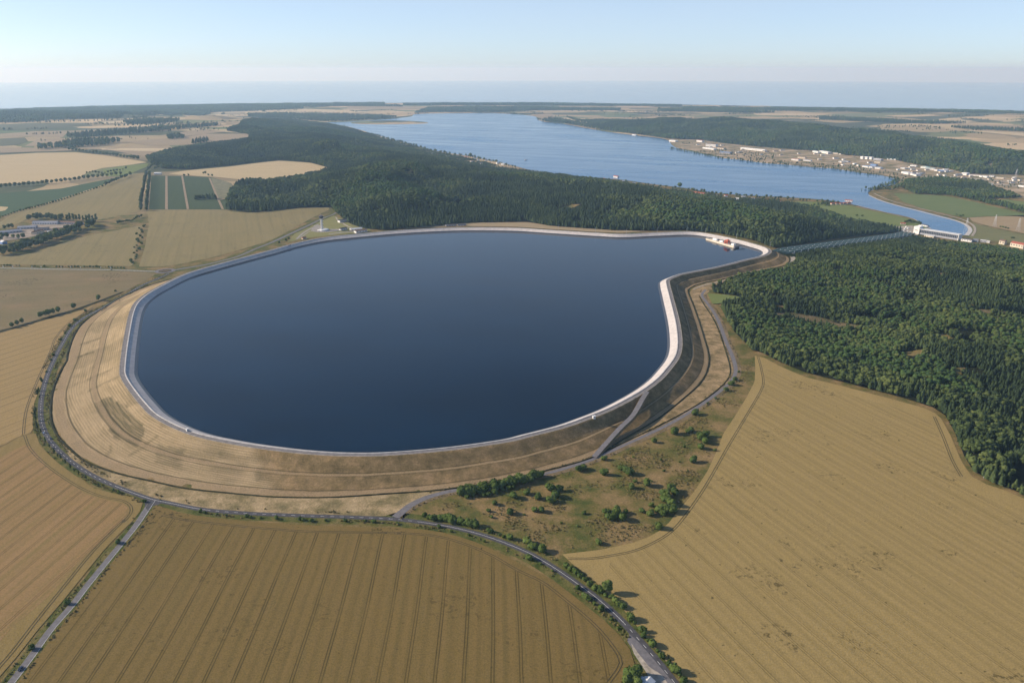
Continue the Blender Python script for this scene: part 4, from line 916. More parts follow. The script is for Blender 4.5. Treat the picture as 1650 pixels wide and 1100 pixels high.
# ---- woods
def gridpts(poly, step, jit=.45, lim=None):
    lo = poly.min(0); hi = poly.max(0)
    X, Y = np.meshgrid(np.arange(lo[0], hi[0], step), np.arange(lo[1], hi[1], step * .9)); X = X + (np.arange(X.shape[0]) % 2)[:, None] * step / 2
    X = X.ravel(); Y = Y.ravel(); X = X + rng.uniform(-jit, jit, X.size) * step; Y = Y + rng.uniform(-jit, jit, Y.size) * step
    k = inside(X, Y, poly); return X[k], Y[k]
FAp = PX(pts('365,338 400,343 440,340 480,335 532,333.5 538,340 548,349 563,361 585,369 618,371 672,367.5 713,364.5 735,361 754,359.5 850,358 885,364.5 963,370 991,372 1045,372 1100,371.5 1154,376 1190,382.5 1225,391 1247,400 1256,400 1300,393 1360,384 1400,379 1440,376 1452,373 1420,366 1370,358 1340,348 1310,338 1275,331 1230,327 1190,325 1150,322 1100,314 1050,306 1000,299 930,290 870,284 830,279 760,266 700,254 650,240 610,224 575,211 530,201 500,198 450,192.5 423,194 390,198 385,203 365,211 403,217 400,226 327,235 273,244 235,255 242,263 262,272 300,273.5 350,268.5 420,261.5 450,258.5 500,262 535,272 505,282 470,289.5 430,295 400,293 380,298 372,312 366,325'))
FBp = PX(pts('1146,462 1165,456 1200,447 1262,437 1284,424 1280,412 1262,408 1300,404 1360,394 1410,387 1450,384 1480,386 1500,389 1545,396 1600,402 1650,410 2300,500 2300,975 1650,800 1632,790 1598,779 1570,762 1555,740 1539,700 1520,664 1490,652 1435,636 1366,618 1298,601 1256,584 1229,569 1212,566 1200,552 1183,535 1170,512 1160,494 1168,490 1196,485 1196,478 1150,472'))
HOLES = [PX(pts(q)) for q in ('1240,505 1285,506 1330,515 1372,524 1425,529 1460,535 1440,537 1365,531 1310,523 1250,512', '1570,500 1650,508 1750,520 1750,530 1650,517 1590,508', '1138,472 1196,477 1196,486 1150,494', '1230,480 1260,483 1285,487 1260,487', '700,325 740,322 760,328 740,333 710,331' , '1195,432 1215,428 1220,430 1200,434')]
FCp = HILL
def far_wood(px): return PX(pts(px))
woodsA = [far_wood(q) for q in ('1459,291 1513,288 1582,294 1609,307 1644,318 1596,321 1560,321 1527,315 1473,313 1450,302', '1560,322 1600,331 1650,344 1700,355 1700,349 1650,337 1610,327')]
FARW = ['0,178.5 150,173.5 380,169.2 620,167 620,169.5 380,176 200,185 0,192', '105,221 130,217 200,211 290,206 350,201.5 352,203.5 300,208 230,214.5 150,222 110,223', '60,239 100,234 130,229 170,228 195,229 170,235 110,239 60,242',
        '200,198 240,194.5 290,194 285,197 240,201 205,201', '0,194 100,189 200,187 190,191 100,194 30,198 0,199', '268,224 280,219 296,221 297,224 270,225.5', '306,233 325,227 336,226 334,230 312,233', '0,183 120,182 330,177 480,174 490,176 330,182 150,187 0,190',
        '400,185 450,184 520,186 610,187.5 640,190.5 560,195 520,196 450,191 400,189', '650,168 800,167.5 950,168.5 1100,171 1100,172 950,170.5 800,170 650,170.5', '690,174.5 850,174 1000,176.5 1000,178.5 860,179 800,181.5 690,181.5 668,183',
        '1100,173.5 1300,175.5 1500,178 1650,182 1650,184 1500,181.5 1300,179.5 1100,176.5', '1320,190 1400,193 1480,197 1560,199 1500,200.5 1400,197 1320,193.5', '870,197 905,199 940,205 985,212 1030,218 1085,224.5 1110,226 1085,221 1020,212 985,205 940,201 905,194 885,192', '1530,206 1600,208 1650,210 1650,213 1560,209',
        '1060,176.5 1200,179 1250,182 1200,183 1060,180', '520,169.5 640,170.5 650,172.5 560,171.8', '150,176 300,178 340,184 300,187 200,181']
nfields = []
VX, VY, VS, VK = [], [], [], []
def addw(X, Y, hmin, hmax, kindf, hole=True):
    if hole:
        for q in HOLES:
            k = ~inside(X, Y, q); X, Y = X[k], Y[k]
    k = ~inside(X, Y, LAKE_IN); X, Y = X[k], Y[k]
    VX.append(X); VY.append(Y); VS.append(rng.uniform(hmin, hmax, len(X))); VK.append(kindf(X, Y))
KL = [('pine', 0), ('pine', 1), ('pine', 2), ('broad', 0), ('broad', 1), ('broad', 2), ('tall', 0), ('tall', 1), ('young', 0), ('young', 1)]
YOUNG = PX(pts('1175,500 1240,520 1330,530 1420,548 1520,590 1580,640 1540,650 1480,625 1400,600 1300,578 1250,565 1205,545'))
def kindmix(bias):
    def f(X, Y):
        a = (fbm(X, Y, 240, 3) - .5) * 1.7 + .5 + rng.uniform(-.14, .14, len(X)) + bias + .34 * inside(X, Y, YOUNG); k = np.zeros(len(X), int)
        k[a < .5] = rng.integers(0, 3, (a < .5).sum()); m_ = (a >= .5) & (a < .68); k[m_] = rng.integers(3, 8, m_.sum()); m_ = a >= .68; k[m_] = rng.integers(7, 10, m_.sum()); return k
    return f
# penstock lane kept clear
def lane(X, Y, wd):
    return seg_dist(X, Y, np.array([PEN_A[:2], PEN_B[:2]])) < wd
X, Y = gridpts(FAp, 7.8); k = ~lane(X, Y, 38) & (seg_dist(X, Y, EDGE, True) > 24) & ~inside(X, Y, EDGE); X, Y = X[k], Y[k]; k = fbm(X + 900, Y, 55, 3) > .30; X, Y = X[k], Y[k]; addw(X, Y, 8.5, 21, kindmix(-0.05))
X, Y = gridpts(FBp, 4.7); k = ~lane(X, Y, 36) & (seg_dist(X, Y, R3w) > 9); X, Y = X[k], Y[k]; k = fbm(X + 900, Y, 40, 3) > .33; X, Y = X[k], Y[k]; addw(X, Y, 5.5, 14, kindmix(-0.09))
X, Y = gridpts(FCp, 15); k = ~inside(X, Y, PX(pts('1586,269 1595,261 1606,261 1600,268 1593,272'))) & (seg_dist(X, Y, FCp[:14]) < 2900) & (X < 7200); X, Y = X[k], Y[k]; nC = len(X); addw(X, Y, 19, 29, kindmix(-.02), False)
for q in woodsA:
    X, Y = gridpts(q, 11); addw(X, Y, 10, 17, kindmix(.1), False)
for s_ in FARW:
    q = far_wood(s_); X, Y = gridpts(q, 27); addw(X, Y, 22, 32, kindmix(0), False)
# hedges and copses dotted over the far country
for _ in range(420):
    x0 = rng.uniform(-6500, 9000); y0 = rng.uniform(3600, 11500)
    if x0 > -2200 and y0 < 7600 and x0 < 3600 or (x0 < 0 and y0 < 4700): continue
    if inside(np.array([x0]), np.array([y0]), HILL)[0] or inside(np.array([x0]), np.array([y0]), LAKE)[0]: continue
    L = rng.uniform(80, 700); a = rng.choice([.35, 1.9]) + rng.uniform(-.2, .2); k = int(L / 14); t = rng.uniform(-.5, .5, k) * L
    wd = 10 if rng.random() < .7 else 60
    X = x0 + np.cos(a) * t + rng.normal(0, wd, k); Y = y0 + np.sin(a) * t + rng.normal(0, wd, k); addw(X, Y, 9, 19, kindmix(.1), False)
VILL = PX(pts('540,203 590,215 640,230 700,245 760,257 820,272 870,278 925,285 1000,294 1100,308 1190,320 1260,323 1310,325 1340,327 1335,334 1275,331 1230,327 1190,325 1150,322 1100,314 1050,306 1000,299 930,290 870,284 830,279 760,266 700,254 650,240 610,224 575,211'))
HPW = at_z(HP, LOW)
X, Y = gridpts(VILL, 10); k = (fbm(X, Y, 90, 2) > .40); X, Y = X[k], Y[k]
k = np.min(np.hypot(X[:, None] - HPW[None, :, 0], Y[:, None] - HPW[None, :, 1] + 8), 1) > 19; X, Y = X[k], Y[k]; addw(X, Y, 7, 13, kindmix(.1), False)
# belt along the lake shore
for q, wd, st in (('1085,240 1130,249.5 1165,256.5 1195,259.5 1230,264.5 1270,267.5 1310,271 1345,273.5 1380,279 1420,284', 14, 9), ('1440,287 1452,292 1440,298 1420,303 1404,308', 16, 6), ('1195,257 1300,266 1345,269 1420,279 1450,288', 35, 14)):
    l_ = resample(at_z(pts(q), LOW), st); X = l_[:, 0] + rng.normal(0, wd, len(l_)); Y = l_[:, 1] + 8 + abs(rng.normal(0, wd, len(l_)));
    VX.append(X); VY.append(Y); VS.append(rng.uniform(7, 14, len(X))); VK.append(kindmix(.1)(X, Y))
X, Y = gridpts(at_z(pts('1090,228 1200,243 1300,258 1400,270 1500,284 1650,294 1650,316 1600,298 1500,288 1440,286 1380,276 1300,266 1200,256 1130,246'), LOW), 38); k = fbm(X, Y, 200, 2) > .52; addw(X[k], Y[k], 6, 12, kindmix(.12), False)
SX, SY, SS, SK = map(np.concatenate, (VX, VY, VS, VK)); SZ = H(SX, SY)
# young trees in stripes of the right-hand wood are shorter
ynd = fbm(SX, SY, 180, 2); nearB = inside(SX, SY, FBp); SS = np.where(nearB, SS * (0.55 + .9 * ynd), SS)
px_, py_ = px_of(np.column_stack([SX, SY, SZ + SS / 2]))
vis = (px_ > -260) & (px_ < 1910) & (py_ < 1250)
SX, SY, SZ, SS, SK, px_, py_ = [q[vis] for q in (SX, SY, SZ, SS, SK, px_, py_)]
D = np.sqrt(SX ** 2 + SY ** 2 + (SZ - CZ) ** 2); infr = (px_ > 0) & (px_ < 1650) & (py_ < 1100)
score = np.where(infr, SS / D, 0)
order = np.argsort(-score); near = order[:290]; isnear = np.zeros(len(SX), bool); isnear[near] = True
for i in near:
    kd, v_ = KL[SK[i]]; nm, cat = KINDNAME[kd]; cm, tm, jm = PROTO[kd][v_]
    root = empty(nm, (SX[i], SY[i], SZ[i]), rng.uniform(0, 6.28), {'pine': 'dark pointed conifer in the front of the wood beside the barley', 'broad': 'broad green tree in the front of the wood beside the barley', 'tall': 'narrow leafy tree in the front of the wood beside the barley', 'young': 'light green young tree in the front of the wood beside the barley'}[kd], cat, {'pine': 'conifers in the front of the right wood', 'broad': 'broad trees in the front of the right wood', 'tall': 'narrow trees in the front of the right wood', 'young': 'young trees in the front of the right wood'}[kd])
    wd = 1.35 if kd in ('tall', 'young') else 1.15; root.scale = (SS[i] * wd, SS[i] * wd, SS[i] * 1.05)
    for nm2, me in (('crown', cm), ('trunk', tm)):
        c = bpy.data.objects.new(nm2, me); COL.objects.link(c); c.parent = root
# everything further off is one mass of woodland
far = ~isnear; N = int(far.sum())
def mass(name, label, cat, X, Y, Z, S, K, kinds):
    fm = bpy.data.meshes.new(name); n_ = len(X)
    fm.vertices.add(n_); fm.vertices.foreach_set('co', np.column_stack([X, Y, Z]).astype(np.float32).ravel())
    for nm, val, ty in (('sc', S, 'FLOAT'), ('rz', rng.uniform(0, 6.28, n_), 'FLOAT'), ('kd', K.astype(np.int32), 'INT')):
        a_ = fm.attributes.new(nm, ty, 'POINT'); a_.data.foreach_set('value', val.astype(np.float32) if ty == 'FLOAT' else val)
    wood = bpy.data.objects.new(name, fm); COL.objects.link(wood); tag(wood, label, cat, kind='stuff')
    ng = bpy.data.node_groups.new(name + '_instances', 'GeometryNodeTree')
    ng.interface.new_socket('Geometry', in_out='INPUT', socket_type='NodeSocketGeometry'); ng.interface.new_socket('Geometry', in_out='OUTPUT', socket_type='NodeSocketGeometry')
    gi = ng.nodes.new('NodeGroupInput'); go = ng.nodes.new('NodeGroupOutput'); jn = ng.nodes.new('GeometryNodeJoinGeometry')
    def named(nm, ty):
        q = ng.nodes.new('GeometryNodeInputNamedAttribute'); q.data_type = ty; q.inputs['Name'].default_value = nm; return q.outputs['Attribute']
    asc, arz, akd = named('sc', 'FLOAT'), named('rz', 'FLOAT'), named('kd', 'INT')
    rot = ng.nodes.new('ShaderNodeCombineXYZ'); ng.links.new(arz, rot.inputs[2])
    for k_, (kd, v_) in enumerate(kinds):
        src = bpy.data.objects.new(kd + '_source', PROTO[kd][v_][2])       # never linked to the scene
        oi = ng.nodes.new('GeometryNodeObjectInfo'); oi.inputs['Object'].default_value = src; oi.inputs['As Instance'].default_value = True
        cmp = ng.nodes.new('FunctionNodeCompare'); cmp.data_type = 'INT'; cmp.operation = 'EQUAL'
        ia, ib = [s_ for s_ in cmp.inputs if s_.type == 'INT'][:2]; ng.links.new(akd, ia); ib.default_value = k_
        wd = 1.35 if kd in ('tall', 'young') else 1.15
        scv = ng.nodes.new('ShaderNodeVectorMath'); scv.operation = 'SCALE'; scv.inputs[0].default_value = (wd, wd, 1.05 if kd != 'bush' else .75); ng.links.new(asc, scv.inputs['Scale'])
        ip = ng.nodes.new('GeometryNodeInstanceOnPoints'); ng.links.new(gi.outputs[0], ip.inputs['Points']); ng.links.new(cmp.outputs[0], ip.inputs['Selection'])
        ng.links.new(oi.outputs['Geometry'], ip.inputs['Instance']); ng.links.new(rot.outputs[0], ip.inputs['Rotation']); ng.links.new(scv.outputs[0], ip.inputs['Scale'])
        ng.links.new(ip.outputs[0], jn.inputs[0])
    ng.links.new(jn.outputs[0], go.inputs[0])
    md = wood.modifiers.new(name, 'NODES'); md.node_group = ng
mass('woodland', 'dark green mass of woodland around the reservoir and lake', 'woodland', SX[far], SY[far], SZ[far], SS[far], SK[far], KL)
# low scrub and tall grass on the meadow and along the verges
MEAD = PX(pts('672,834 700,812 740,808 790,798 860,782 930,752 1000,733 1080,695 1150,650 1190,612 1195,590 1212,578 1213,615 1197,645 1178,674 1161,700 1150,727 1135,759 1114,791 1088,822 1070,842 1048,858 1012,872 968,882 905,890 880,880 845,868 790,848 727,838'))
X, Y = gridpts(MEAD, 3.0); k = fbm(X, Y, 22, 3) + rng.uniform(-.12, .12, len(X)) > .60; X, Y = X[k], Y[k]; gx, gy, gs = [X], [Y], [rng.uniform(.5, 1.6, len(X))]
for ln, lo_, hi_, den in ((R1w, 5.5, 10.5, 1.3), (R2w, 5, 8, 2.2), (R3w, 5, 8, 3.5)):
    l_ = resample(catmull(ln), den); nn_ = normals2(l_)
    for s_ in (-1, 1):
        k = fbm(l_[:, 0] + s_ * 50, l_[:, 1], 30, 2) + rng.uniform(-.15, .15, len(l_)) > .5; q = l_ + nn_ * (s_ * rng.uniform(lo_, hi_, len(l_)))[:, None]; gx.append(q[k, 0]); gy.append(q[k, 1]); gs.append(rng.uniform(.6, 1.9, k.sum()))
gx, gy, gs = map(np.concatenate, (gx, gy, gs))
mass('scrub', 'low tussocks and scrub on the dry meadow and road verges', 'scrub', gx, gy, H(gx, gy), gs, rng.integers(0, 3, len(gx)), [('tuft', 0), ('tuft', 1), ('tuft', 2)])
print('woodland trees', N, 'hill', nC)
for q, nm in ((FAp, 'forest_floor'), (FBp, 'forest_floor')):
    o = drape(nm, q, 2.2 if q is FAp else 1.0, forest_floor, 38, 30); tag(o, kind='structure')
fh = resample(FCp[:13], 60); 
# shoreline trees standing singly
def shore(q, st, h0, h1, label, group, kind='broad', dy=0):
    for x, y in resample(at_z(pts(q), LOW), st): tree(kind, x + random.uniform(-st, st) * .4, y - random.uniform(0, 40) + dy, random.uniform(h0, h1), label, group, z=LOW)
shore('1110,307 1150,313 1200,317 1260,321 1310,324 1350,328', 17, 11, 18, 'lakeside tree in the line behind the near village', 'lakeside trees behind the near village')
shore('600,217 660,234 700,244 760,254 800,262 830,270', 28, 12, 20, 'lakeside tree in the line behind the western village', 'lakeside trees behind the western village')
shore('880,281 930,287 980,291 1040,298 1090,304', 26, 10, 16, 'lakeside tree above the middle of the near shore', 'lakeside trees above the middle of the shore')
for q, h in (('1095,303', 26), ('758,253', 26)):
    x, y = at_z(pts(q), LOW)[0]; tree('lone', x, y, h, 'large round tree standing above the near lake shore' if h == 26 and q[0] == '1' else 'large round tree above the western village shore', None, z=LOW, wide=1.2)
for q, st in (('1404,306 1410,303 1416,303', 9), ('1425,306 1440,302 1450,297', 10)): shore(q, st, 10, 15, 'tree on the green point at the canal mouth', 'trees on the canal mouth point')
for x, y in at_z(pts('1380,348 1389,349 1383,361 1312,331 1318,331 1330,332 1336,332'), LOW): tree('bush', x, y, random.uniform(6, 9), 'small tree standing on the green meadow by the canal', 'small trees on the canal meadow', z=LOW)
for x, y in at_z(resample(pts('1458,360 1465,359 1475,360 1483,362'), 3), LOW): tree('broad', x, y, random.uniform(10, 14), 'tree behind the power station yard', 'trees behind the power station yard', z=LOW)
for x, y in at_z(pts('1541,346.5 1547,349 1551,348 1612,366 1616,367 1620,368 1624,369 1630,384 1633,384'), LOW): tree('bush', x, y, random.uniform(5, 8), 'bush on the grass right of the canal', 'bushes right of the canal', z=LOW)

# ------------------------------------------------------------------ buildings
def building(name, x, y, z, rz, L, W, h, wall, roof, label, cat='building', kind='gable', group=None, rh=None, win=True):
    t = empty(name, (x, y, z), rz, label, cat, group)
    MB().quadbox((0, 0, h / 2 - .5), (L, W, h + 1)).build('wall', M[wall], t)
    if kind == 'gable': MB().gable(L, W, h, rh or W * .28).build('roof', M[roof], t)
    else:
        MB().quadbox((0, 0, h + .35), (L + .8, W + .8, .7)).build('roof', M[roof], t)
    if win:
        k = max(1, int(L / 7)); 
        for s_ in (-1, 1):
            m_ = MB()
            for i in range(k): m_.quadbox((-L / 2 + (i + .5) * L / k, s_ * (W / 2 + .02), h * .55), (min(3.5, L / k * .5), .12, h * .3))
            m_.build('window', M['glass'], t)
        MB().quadbox((L / 2 + .03, 0, 1.2), (.14, 2.6, 2.6)).build('door', M['grey_wall'], t)
    return t
def bpx(name, a, b, W, h, wall, roof, label, z=LOW, kind='flat', cat='building', group=None, rh=None, win=True):
    """front base corners given as two survey pixels"""
    p_, q = at_z(pts(a + ' ' + b), z); d = q - p_; L = float(np.hypot(*d)); rz = math.atan2(d[1], d[0]); nrm = np.array((-d[1], d[0])) / L
    c = (p_ + q) / 2 + nrm * W / 2
    zz = float(H(c[0], c[1])) if z != LOW else LOW + 1.0
    return building(name, c[0], c[1], max(zz, z), rz, L, W, h, wall, roof, label, cat, kind, group, rh, win)
# power station
pa, pb = at_z(pts('1481,377.5 1543,387.5'), LOW); d = pb - pa; L = float(np.hypot(*d)); rz = math.atan2(d[1], d[0]); nrm = np.array((-d[1], d[0])) / L; c = (pa + pb) / 2 + nrm * 11
ps = empty('power_station', (c[0], c[1], LOW + 1), rz, 'long dark fronted power station with white roof edge and taller white block at its left end', 'power station')
ps['label'] = 'long dark fronted power station with white roof edge at the canal end'
MB().quadbox((0, 0, 8), (L, 22, 17)).build('wall', M['grey_wall'], ps)
MB().quadbox((0, -1, 17.4), (L + 1, 25, 1.6)).build('roof', M['white_roof'], ps)
MB().quadbox((0, 14, 16), (L - 8, 8, 1.2)).build('rear_terrace', M['brown_roof'], ps)
MB().quadbox((L / 2 + .9, -1, 9), (1.8, 25, 19)).build('end_wall', M['white_wall'], ps)
gl = MB()
for i in range(22): gl.quadbox((-L / 2 + (i + .5) * L / 22, -11.1, 10), (L / 22 - 1.2, .25, 9))
gl.build('window', M['glass'], ps)
blk = MB().quadbox((-L / 2 - 10, -2, 12), (19.8, 24, 25)).build('stair_block', M['white_wall'], ps)
MB().quadbox((-L / 2 - 8, 5, 26), (10, 8, 3)).build('plant_room', M['white_wall'], ps)
MB().quadbox((-L / 2 - 10, -14.1, 12), (12, .3, 1.6)).build('window', M['glass'], ps)
for a, b, W_, h_, wl_, rf, lb in (('1489,381', '1504,383.5', 14, 4, 'cream_wall', 'white_roof', 'low pale annexe in front of the power station'), ('1548,388', '1565,390.5', 16, 6, 'white_wall', 'dark_roof', 'white walled shed right of the power station'),
        ('1567,389', '1576,390', 12, 6, 'grey_wall', 'grey_roof', 'small grey workshop among the sheds right of the power station'), ('1579,390', '1588,391', 12, 5, 'grey_wall', 'white_roof', 'grey shed with pale roof right of the power station'), ('1589,391', '1594,391.6', 8, 5, 'white_wall', 'white_roof', 'tiny white hut at the right end of the sheds'),
        ('1609,393', '1618,394.5', 14, 10, 'cream_wall', 'brown_roof', 'cream cube house beside the long office building'), ('1627,397', '1648,401', 18, 11, 'cream_wall', 'red_roof', 'long cream office building with red roof at the right edge'),
        ('1484,364', '1494,366', 9, 4, 'white_wall', 'dark_roof', 'white hall with dark roof behind the power station'), ('1451,362', '1459,362.5', 10, 4, 'cream_wall', 'red_roof', 'small cream house with red roof near the canal bend')):
    bpx('building', a, b, W_, h_, wl_, rf, lb, kind='gable' if 'house' in lb or 'office' in lb else 'flat')
yard = fld('yard', '1438,366 1470,364 1482,372 1478,382 1450,383 1440,376', 1.3, M['gravel'], 30)
# switchgear portals in the yard
for i, q in enumerate(('1446,368', '1452,369', '1458,370', '1463,369', '1449,372', '1456,373', '1462,374', '1467,376', '1460,367')):
    x, y = at_z(pts(q), LOW)[0]; t = empty('transformer', (x, y, LOW + 1), .2 * i, 'pale transformer in the yard left of the power station', 'transformer', 'transformers in the station yard')
    MB().quadbox((0, 0, 2), (7, 4, 4)).build('tank', M['white_roof'], t); m_ = MB()
    for k in (-2, 0, 2): m_.cyl((k, 0, 4), .35, .2, 2.5, 6)
    m_.build('bushing', M['concrete'], t)
# penstocks
axis = PEN_B - PEN_A; LP = float(np.linalg.norm(axis[:2])); u2 = axis[:2] / LP; s2 = np.array((-u2[1], u2[0]))
tt = np.linspace(0, 1, 34)
groundz = np.array([max(float(H(*(PEN_A[:2] + axis[:2] * t))), -200) for t in tt])
lanez = np.interp(tt, [0, 1], [PEN_A[2], PEN_B[2]]); lanez = np.maximum(lanez, groundz + 1.0)
k9 = np.ones(7) / 7; lanez = np.maximum(np.convolve(np.pad(lanez, 3, 'edge'), k9, 'valid'), groundz + 1)
lm = MB()
for i, t in enumerate(tt):
    c = PEN_A[:2] + axis[:2] * t
    for q, dz_ in ((-42, -12), (-32, 0), (32, 0), (42, -12)): lm.v.append((*(c + s2 * q), lanez[i] + dz_))
for i in range(len(tt) - 1):
    for k in range(3): lm.f.append((4 * i + k, 4 * i + 1 + k, 4 * i + 5 + k, 4 * i + 4 + k))
tag(lm.build('penstock_lane', scrub('lane_soil', [(0.35, (0.06, 0.09, 0.03)), (0.6, (0.14, 0.16, 0.06))], .05, .4)), kind='structure')
sad = MB(); sad.quadbox((0, 0, 1.4), (3.0, 7.0, 2.8)); sad.quadbox((0, -3.9, 2.8), (3.0, 1.3, 5.6)); sad.quadbox((0, 3.9, 2.8), (3.0, 1.3, 5.6)); sadm = None
for j, (offp, side) in enumerate(zip((-18, -6, 6, 18), ('nearest', 'second nearest', 'third nearest', 'farthest'))):
    t0 = PEN_A[:2] + s2 * offp; root = empty('penstock_pipe', (t0[0], t0[1], lanez[0]), 0, 'green penstock pipe on white saddles, %s of four running down to the station' % side, 'pipe')
    pm = MB()
    for i, t in enumerate(tt):
        c = axis[:2] * t
        for k in range(10):
            a = 2 * math.pi * k / 10; rr = 2.7; cc_ = c + s2 * rr * math.cos(a); pm.v.append((cc_[0], cc_[1], lanez[i] - lanez[0] + 4.2 + rr * math.sin(a)))
    for i in range(len(tt) - 1):
        for k in range(10): pm.f.append((10 * i + k, 10 * i + (k + 1) % 10, 10 * i + 10 + (k + 1) % 10, 10 * i + 10 + k))
    pm.build('pipe', M['pipe'], root, True)
    for i in range(1, 24):
        t = i / 24.2; c = axis[:2] * t
        if sadm is None: so_ = sad.build('saddle', M['white_wall'], root); sadm = so_.data
        else: so_ = bpy.data.objects.new('saddle', sadm); COL.objects.link(so_); so_.parent = root
        so_.location = (c[0], c[1], float(np.interp(t, tt, lanez)) - lanez[0] + .1); so_.rotation_euler = (0, 0, math.atan2(u2[1], u2[0]))
# intake pier in the reservoir
ia, ib = at_z(pts('1138,386.5 1182,399.5'), WL); d = ib - ia; L = float(np.hypot(*d)); rz = math.atan2(d[1], d[0]); nrm = np.array((-d[1], d[0])) / L; c = (ia + ib) / 2 + nrm * 6
pier = empty('intake_pier', (c[0], c[1], WL), rz, 'long pale concrete intake pier with red gantry crane in the reservoir', 'pier')
m_ = MB(); m_.quadbox((0, 0, .8), (L, 12, 5.6)); m_.cyl((-L / 2, 0, -2), 6, 6, 5.6, 14); m_.build('deck', M['cream_wall'], pier)
m_ = MB(); m_.quadbox((L / 2 + 3, 0, 1), (6, 12.6, 6)); m_.build('gate_opening', M['dark_roof'], pier)
MB().quadbox((-L * .26, 2.2, 5.6), (15, 5, 4)).build('gate_house', M['white_wall'], pier); MB().quadbox((-L * .02, 2.2, 5.4), (12, 5, 3.6)).build('gate_house', M['white_wall'], pier)
MB().quadbox((L * .40, 2, 6.2), (9, 7, 5)).build('control_cabin', M['white_wall'], pier)
cr = MB()
for sx_ in (-5, 5):
    for sy_ in (-4, 4): cr.quadbox((L * .2 + sx_, sy_, 8), (1.2, 1.2, 9))
cr.quadbox((L * .2, -4, 8), (11, 1.0, 1.4)); cr.quadbox((L * .2, 4, 8), (11, 1.0, 1.4)); cr.quadbox((L * .2, 0, 12), (12.5, 9, 1.8)); cr.quadbox((L * .2 + 2, 0, 13.8), (5, 5, 2)); cr.bar((L * .2 - 12, 0, 9), (L * .2 + 10, 0, 14), .6, 5); cr.quadbox((L * .2 - 7, 0, 5.4), (4, 6, 3))
cr.build('gantry_crane', M['red_paint'], pier)
rl = MB()
for k in range(24): rl.quadbox((-L / 2 + k * L / 24, -5.6, 4.1), (.15, .15, 1.1))
rl.quadbox((0, -5.6, 4.7), (L, .15, .15)); rl.build('railing', M['white_paint'], pier)
ba, bb = at_z(pts('1186,395.5 1199,395'), CR - 1); d = bb - ba; Lb = float(np.hypot(*d)); fb = empty('footbridge', (*((ba + bb) / 2), CR - 2.2), math.atan2(d[1], d[0]), 'dark footbridge joining the intake pier to the crest road', 'bridge')
MB().quadbox((0, 0, 0), (Lb + 6, 3.2, .9)).build('deck', M['dark_roof'], fb)
m_ = MB(); [m_.quadbox((0, s_ * 1.5, 1.1), (Lb + 6, .12, .12)) for s_ in (-1, 1)]; [m_.quadbox((x_, s_ * 1.5, .8), (.12, .12, .8)) for s_ in (-1, 1) for x_ in np.linspace(-Lb / 2, Lb / 2, 8)]; m_.build('railing', M['steel'], fb)
# lookout tower
tx, ty = P1(519, 371.5)
tw = empty('lookout_tower', (tx, ty, float(H(tx, ty))), 0, 'tall slim white lookout tower with dark round head beside the reservoir', 'tower')
MB().cyl((0, 0, 0), 3.0, 2.2, 36, 14).build('shaft', M['white_wall'], tw)
m_ = MB()
for k in range(60):
    a = k * .42; z_ = 1.5 + k * .56; m_.quadbox((4.2 * math.cos(a), 4.2 * math.sin(a), z_), (3.0, 1.7, .25), a)
for k in range(59):
    a = k * .42; b_ = (k + 1) * .42; z_ = 1.5 + k * .56; m_.bar((5.6 * math.cos(a), 5.6 * math.sin(a), z_ + 1), (5.6 * math.cos(b_), 5.6 * math.sin(b_), z_ + 1.56), .14, 4)
m_.build('spiral_stair', M['steel'], tw)
MB().cyl((0, 0, 33.5), 3.0, 6.4, 3.5, 16).build('platform', M['dark_roof'], tw); MB().cyl((0, 0, 37), 6.2, 6.2, 2.8, 16).build('cabin', M['glass'], tw); MB().cyl((0, 0, 39.8), 6.9, 2.0, 2.6, 16).build('roof', M['dark_roof'], tw); MB().cyl((0, 0, 42.4), .25, .1, 4.5, 6).build('mast', M['steel'], tw)
m_ = MB(); m_.cyl((6, -2, 0), 13, 13, 3.4, 20); m_.quadbox((-6, -5, 1.6), (9, 8, 3.2), .5); m_.build('pavilion', M['white_wall'], tw)
MB().cyl((6, -2, 3.4), 13.8, 12.5, .9, 20).build('pavilion_roof', M['white_roof'], tw)
for px_q, mt, w_ in (('478,386 490,375 505,367 515,364', M['pale_track'], 7), ('484,384 498,374 512,372', M['pale_track'], 4), ('548,356 555,362 562,366 575,371', M['gravel'], 5), ('541,350 546,358 552,360', M['gravel'], 4), ('530,378 560,374 590,373', M['pale_track'], 9)):
    tag(ribbon('path', PX(pts(px_q)), w_, 0.75, mt, step=6), kind='structure')
fld('plaza', '506,364 512,362 520,366 523,371 530,370 548,369 552,371 540,374 515,375 500,373', 0.7, M['pale_track'], 15)
for a, b, W_, h_, wl_, rf, lb, g_ in (('548,360', '561,358', 12, 6, 'white_wall', 'dark_roof', 'white house with dark roof between tower and wood', 'g'), ('566,373', '584,371', 12, 5, 'cream_wall', 'white_roof', 'inn with pale roof right of the lookout tower', 'g'), ('550,372', '560,370', 10, 4.5, 'white_wall', 'dark_roof', 'small dark roofed kiosk right of the lookout tower', 'g'),
        ('574,376', '592,373.5', 13, 5.5, 'white_wall', 'brown_roof', 'white house with brown roof close to the reservoir rim', 'g'), ('719,365.5', '735,364.5', 10, 4, 'grey_wall', 'dark_roof', 'dark barrack on the wood edge above the far rim, left of two', 'f'), ('738,364.6', '751,364', 9, 4, 'grey_wall', 'dark_roof', 'dark barrack on the wood edge above the far rim, right of two', 'f'),
        ('488,386', '494,385', 6, 3.5, 'cream_wall', 'red_roof', 'small red roofed kiosk on the lawn near the rim', 'g')):
    bpx('building', a, b, W_, h_, wl_, rf, lb, z=0, kind='gable' if g_ == 'g' else 'flat', rh=2.6)
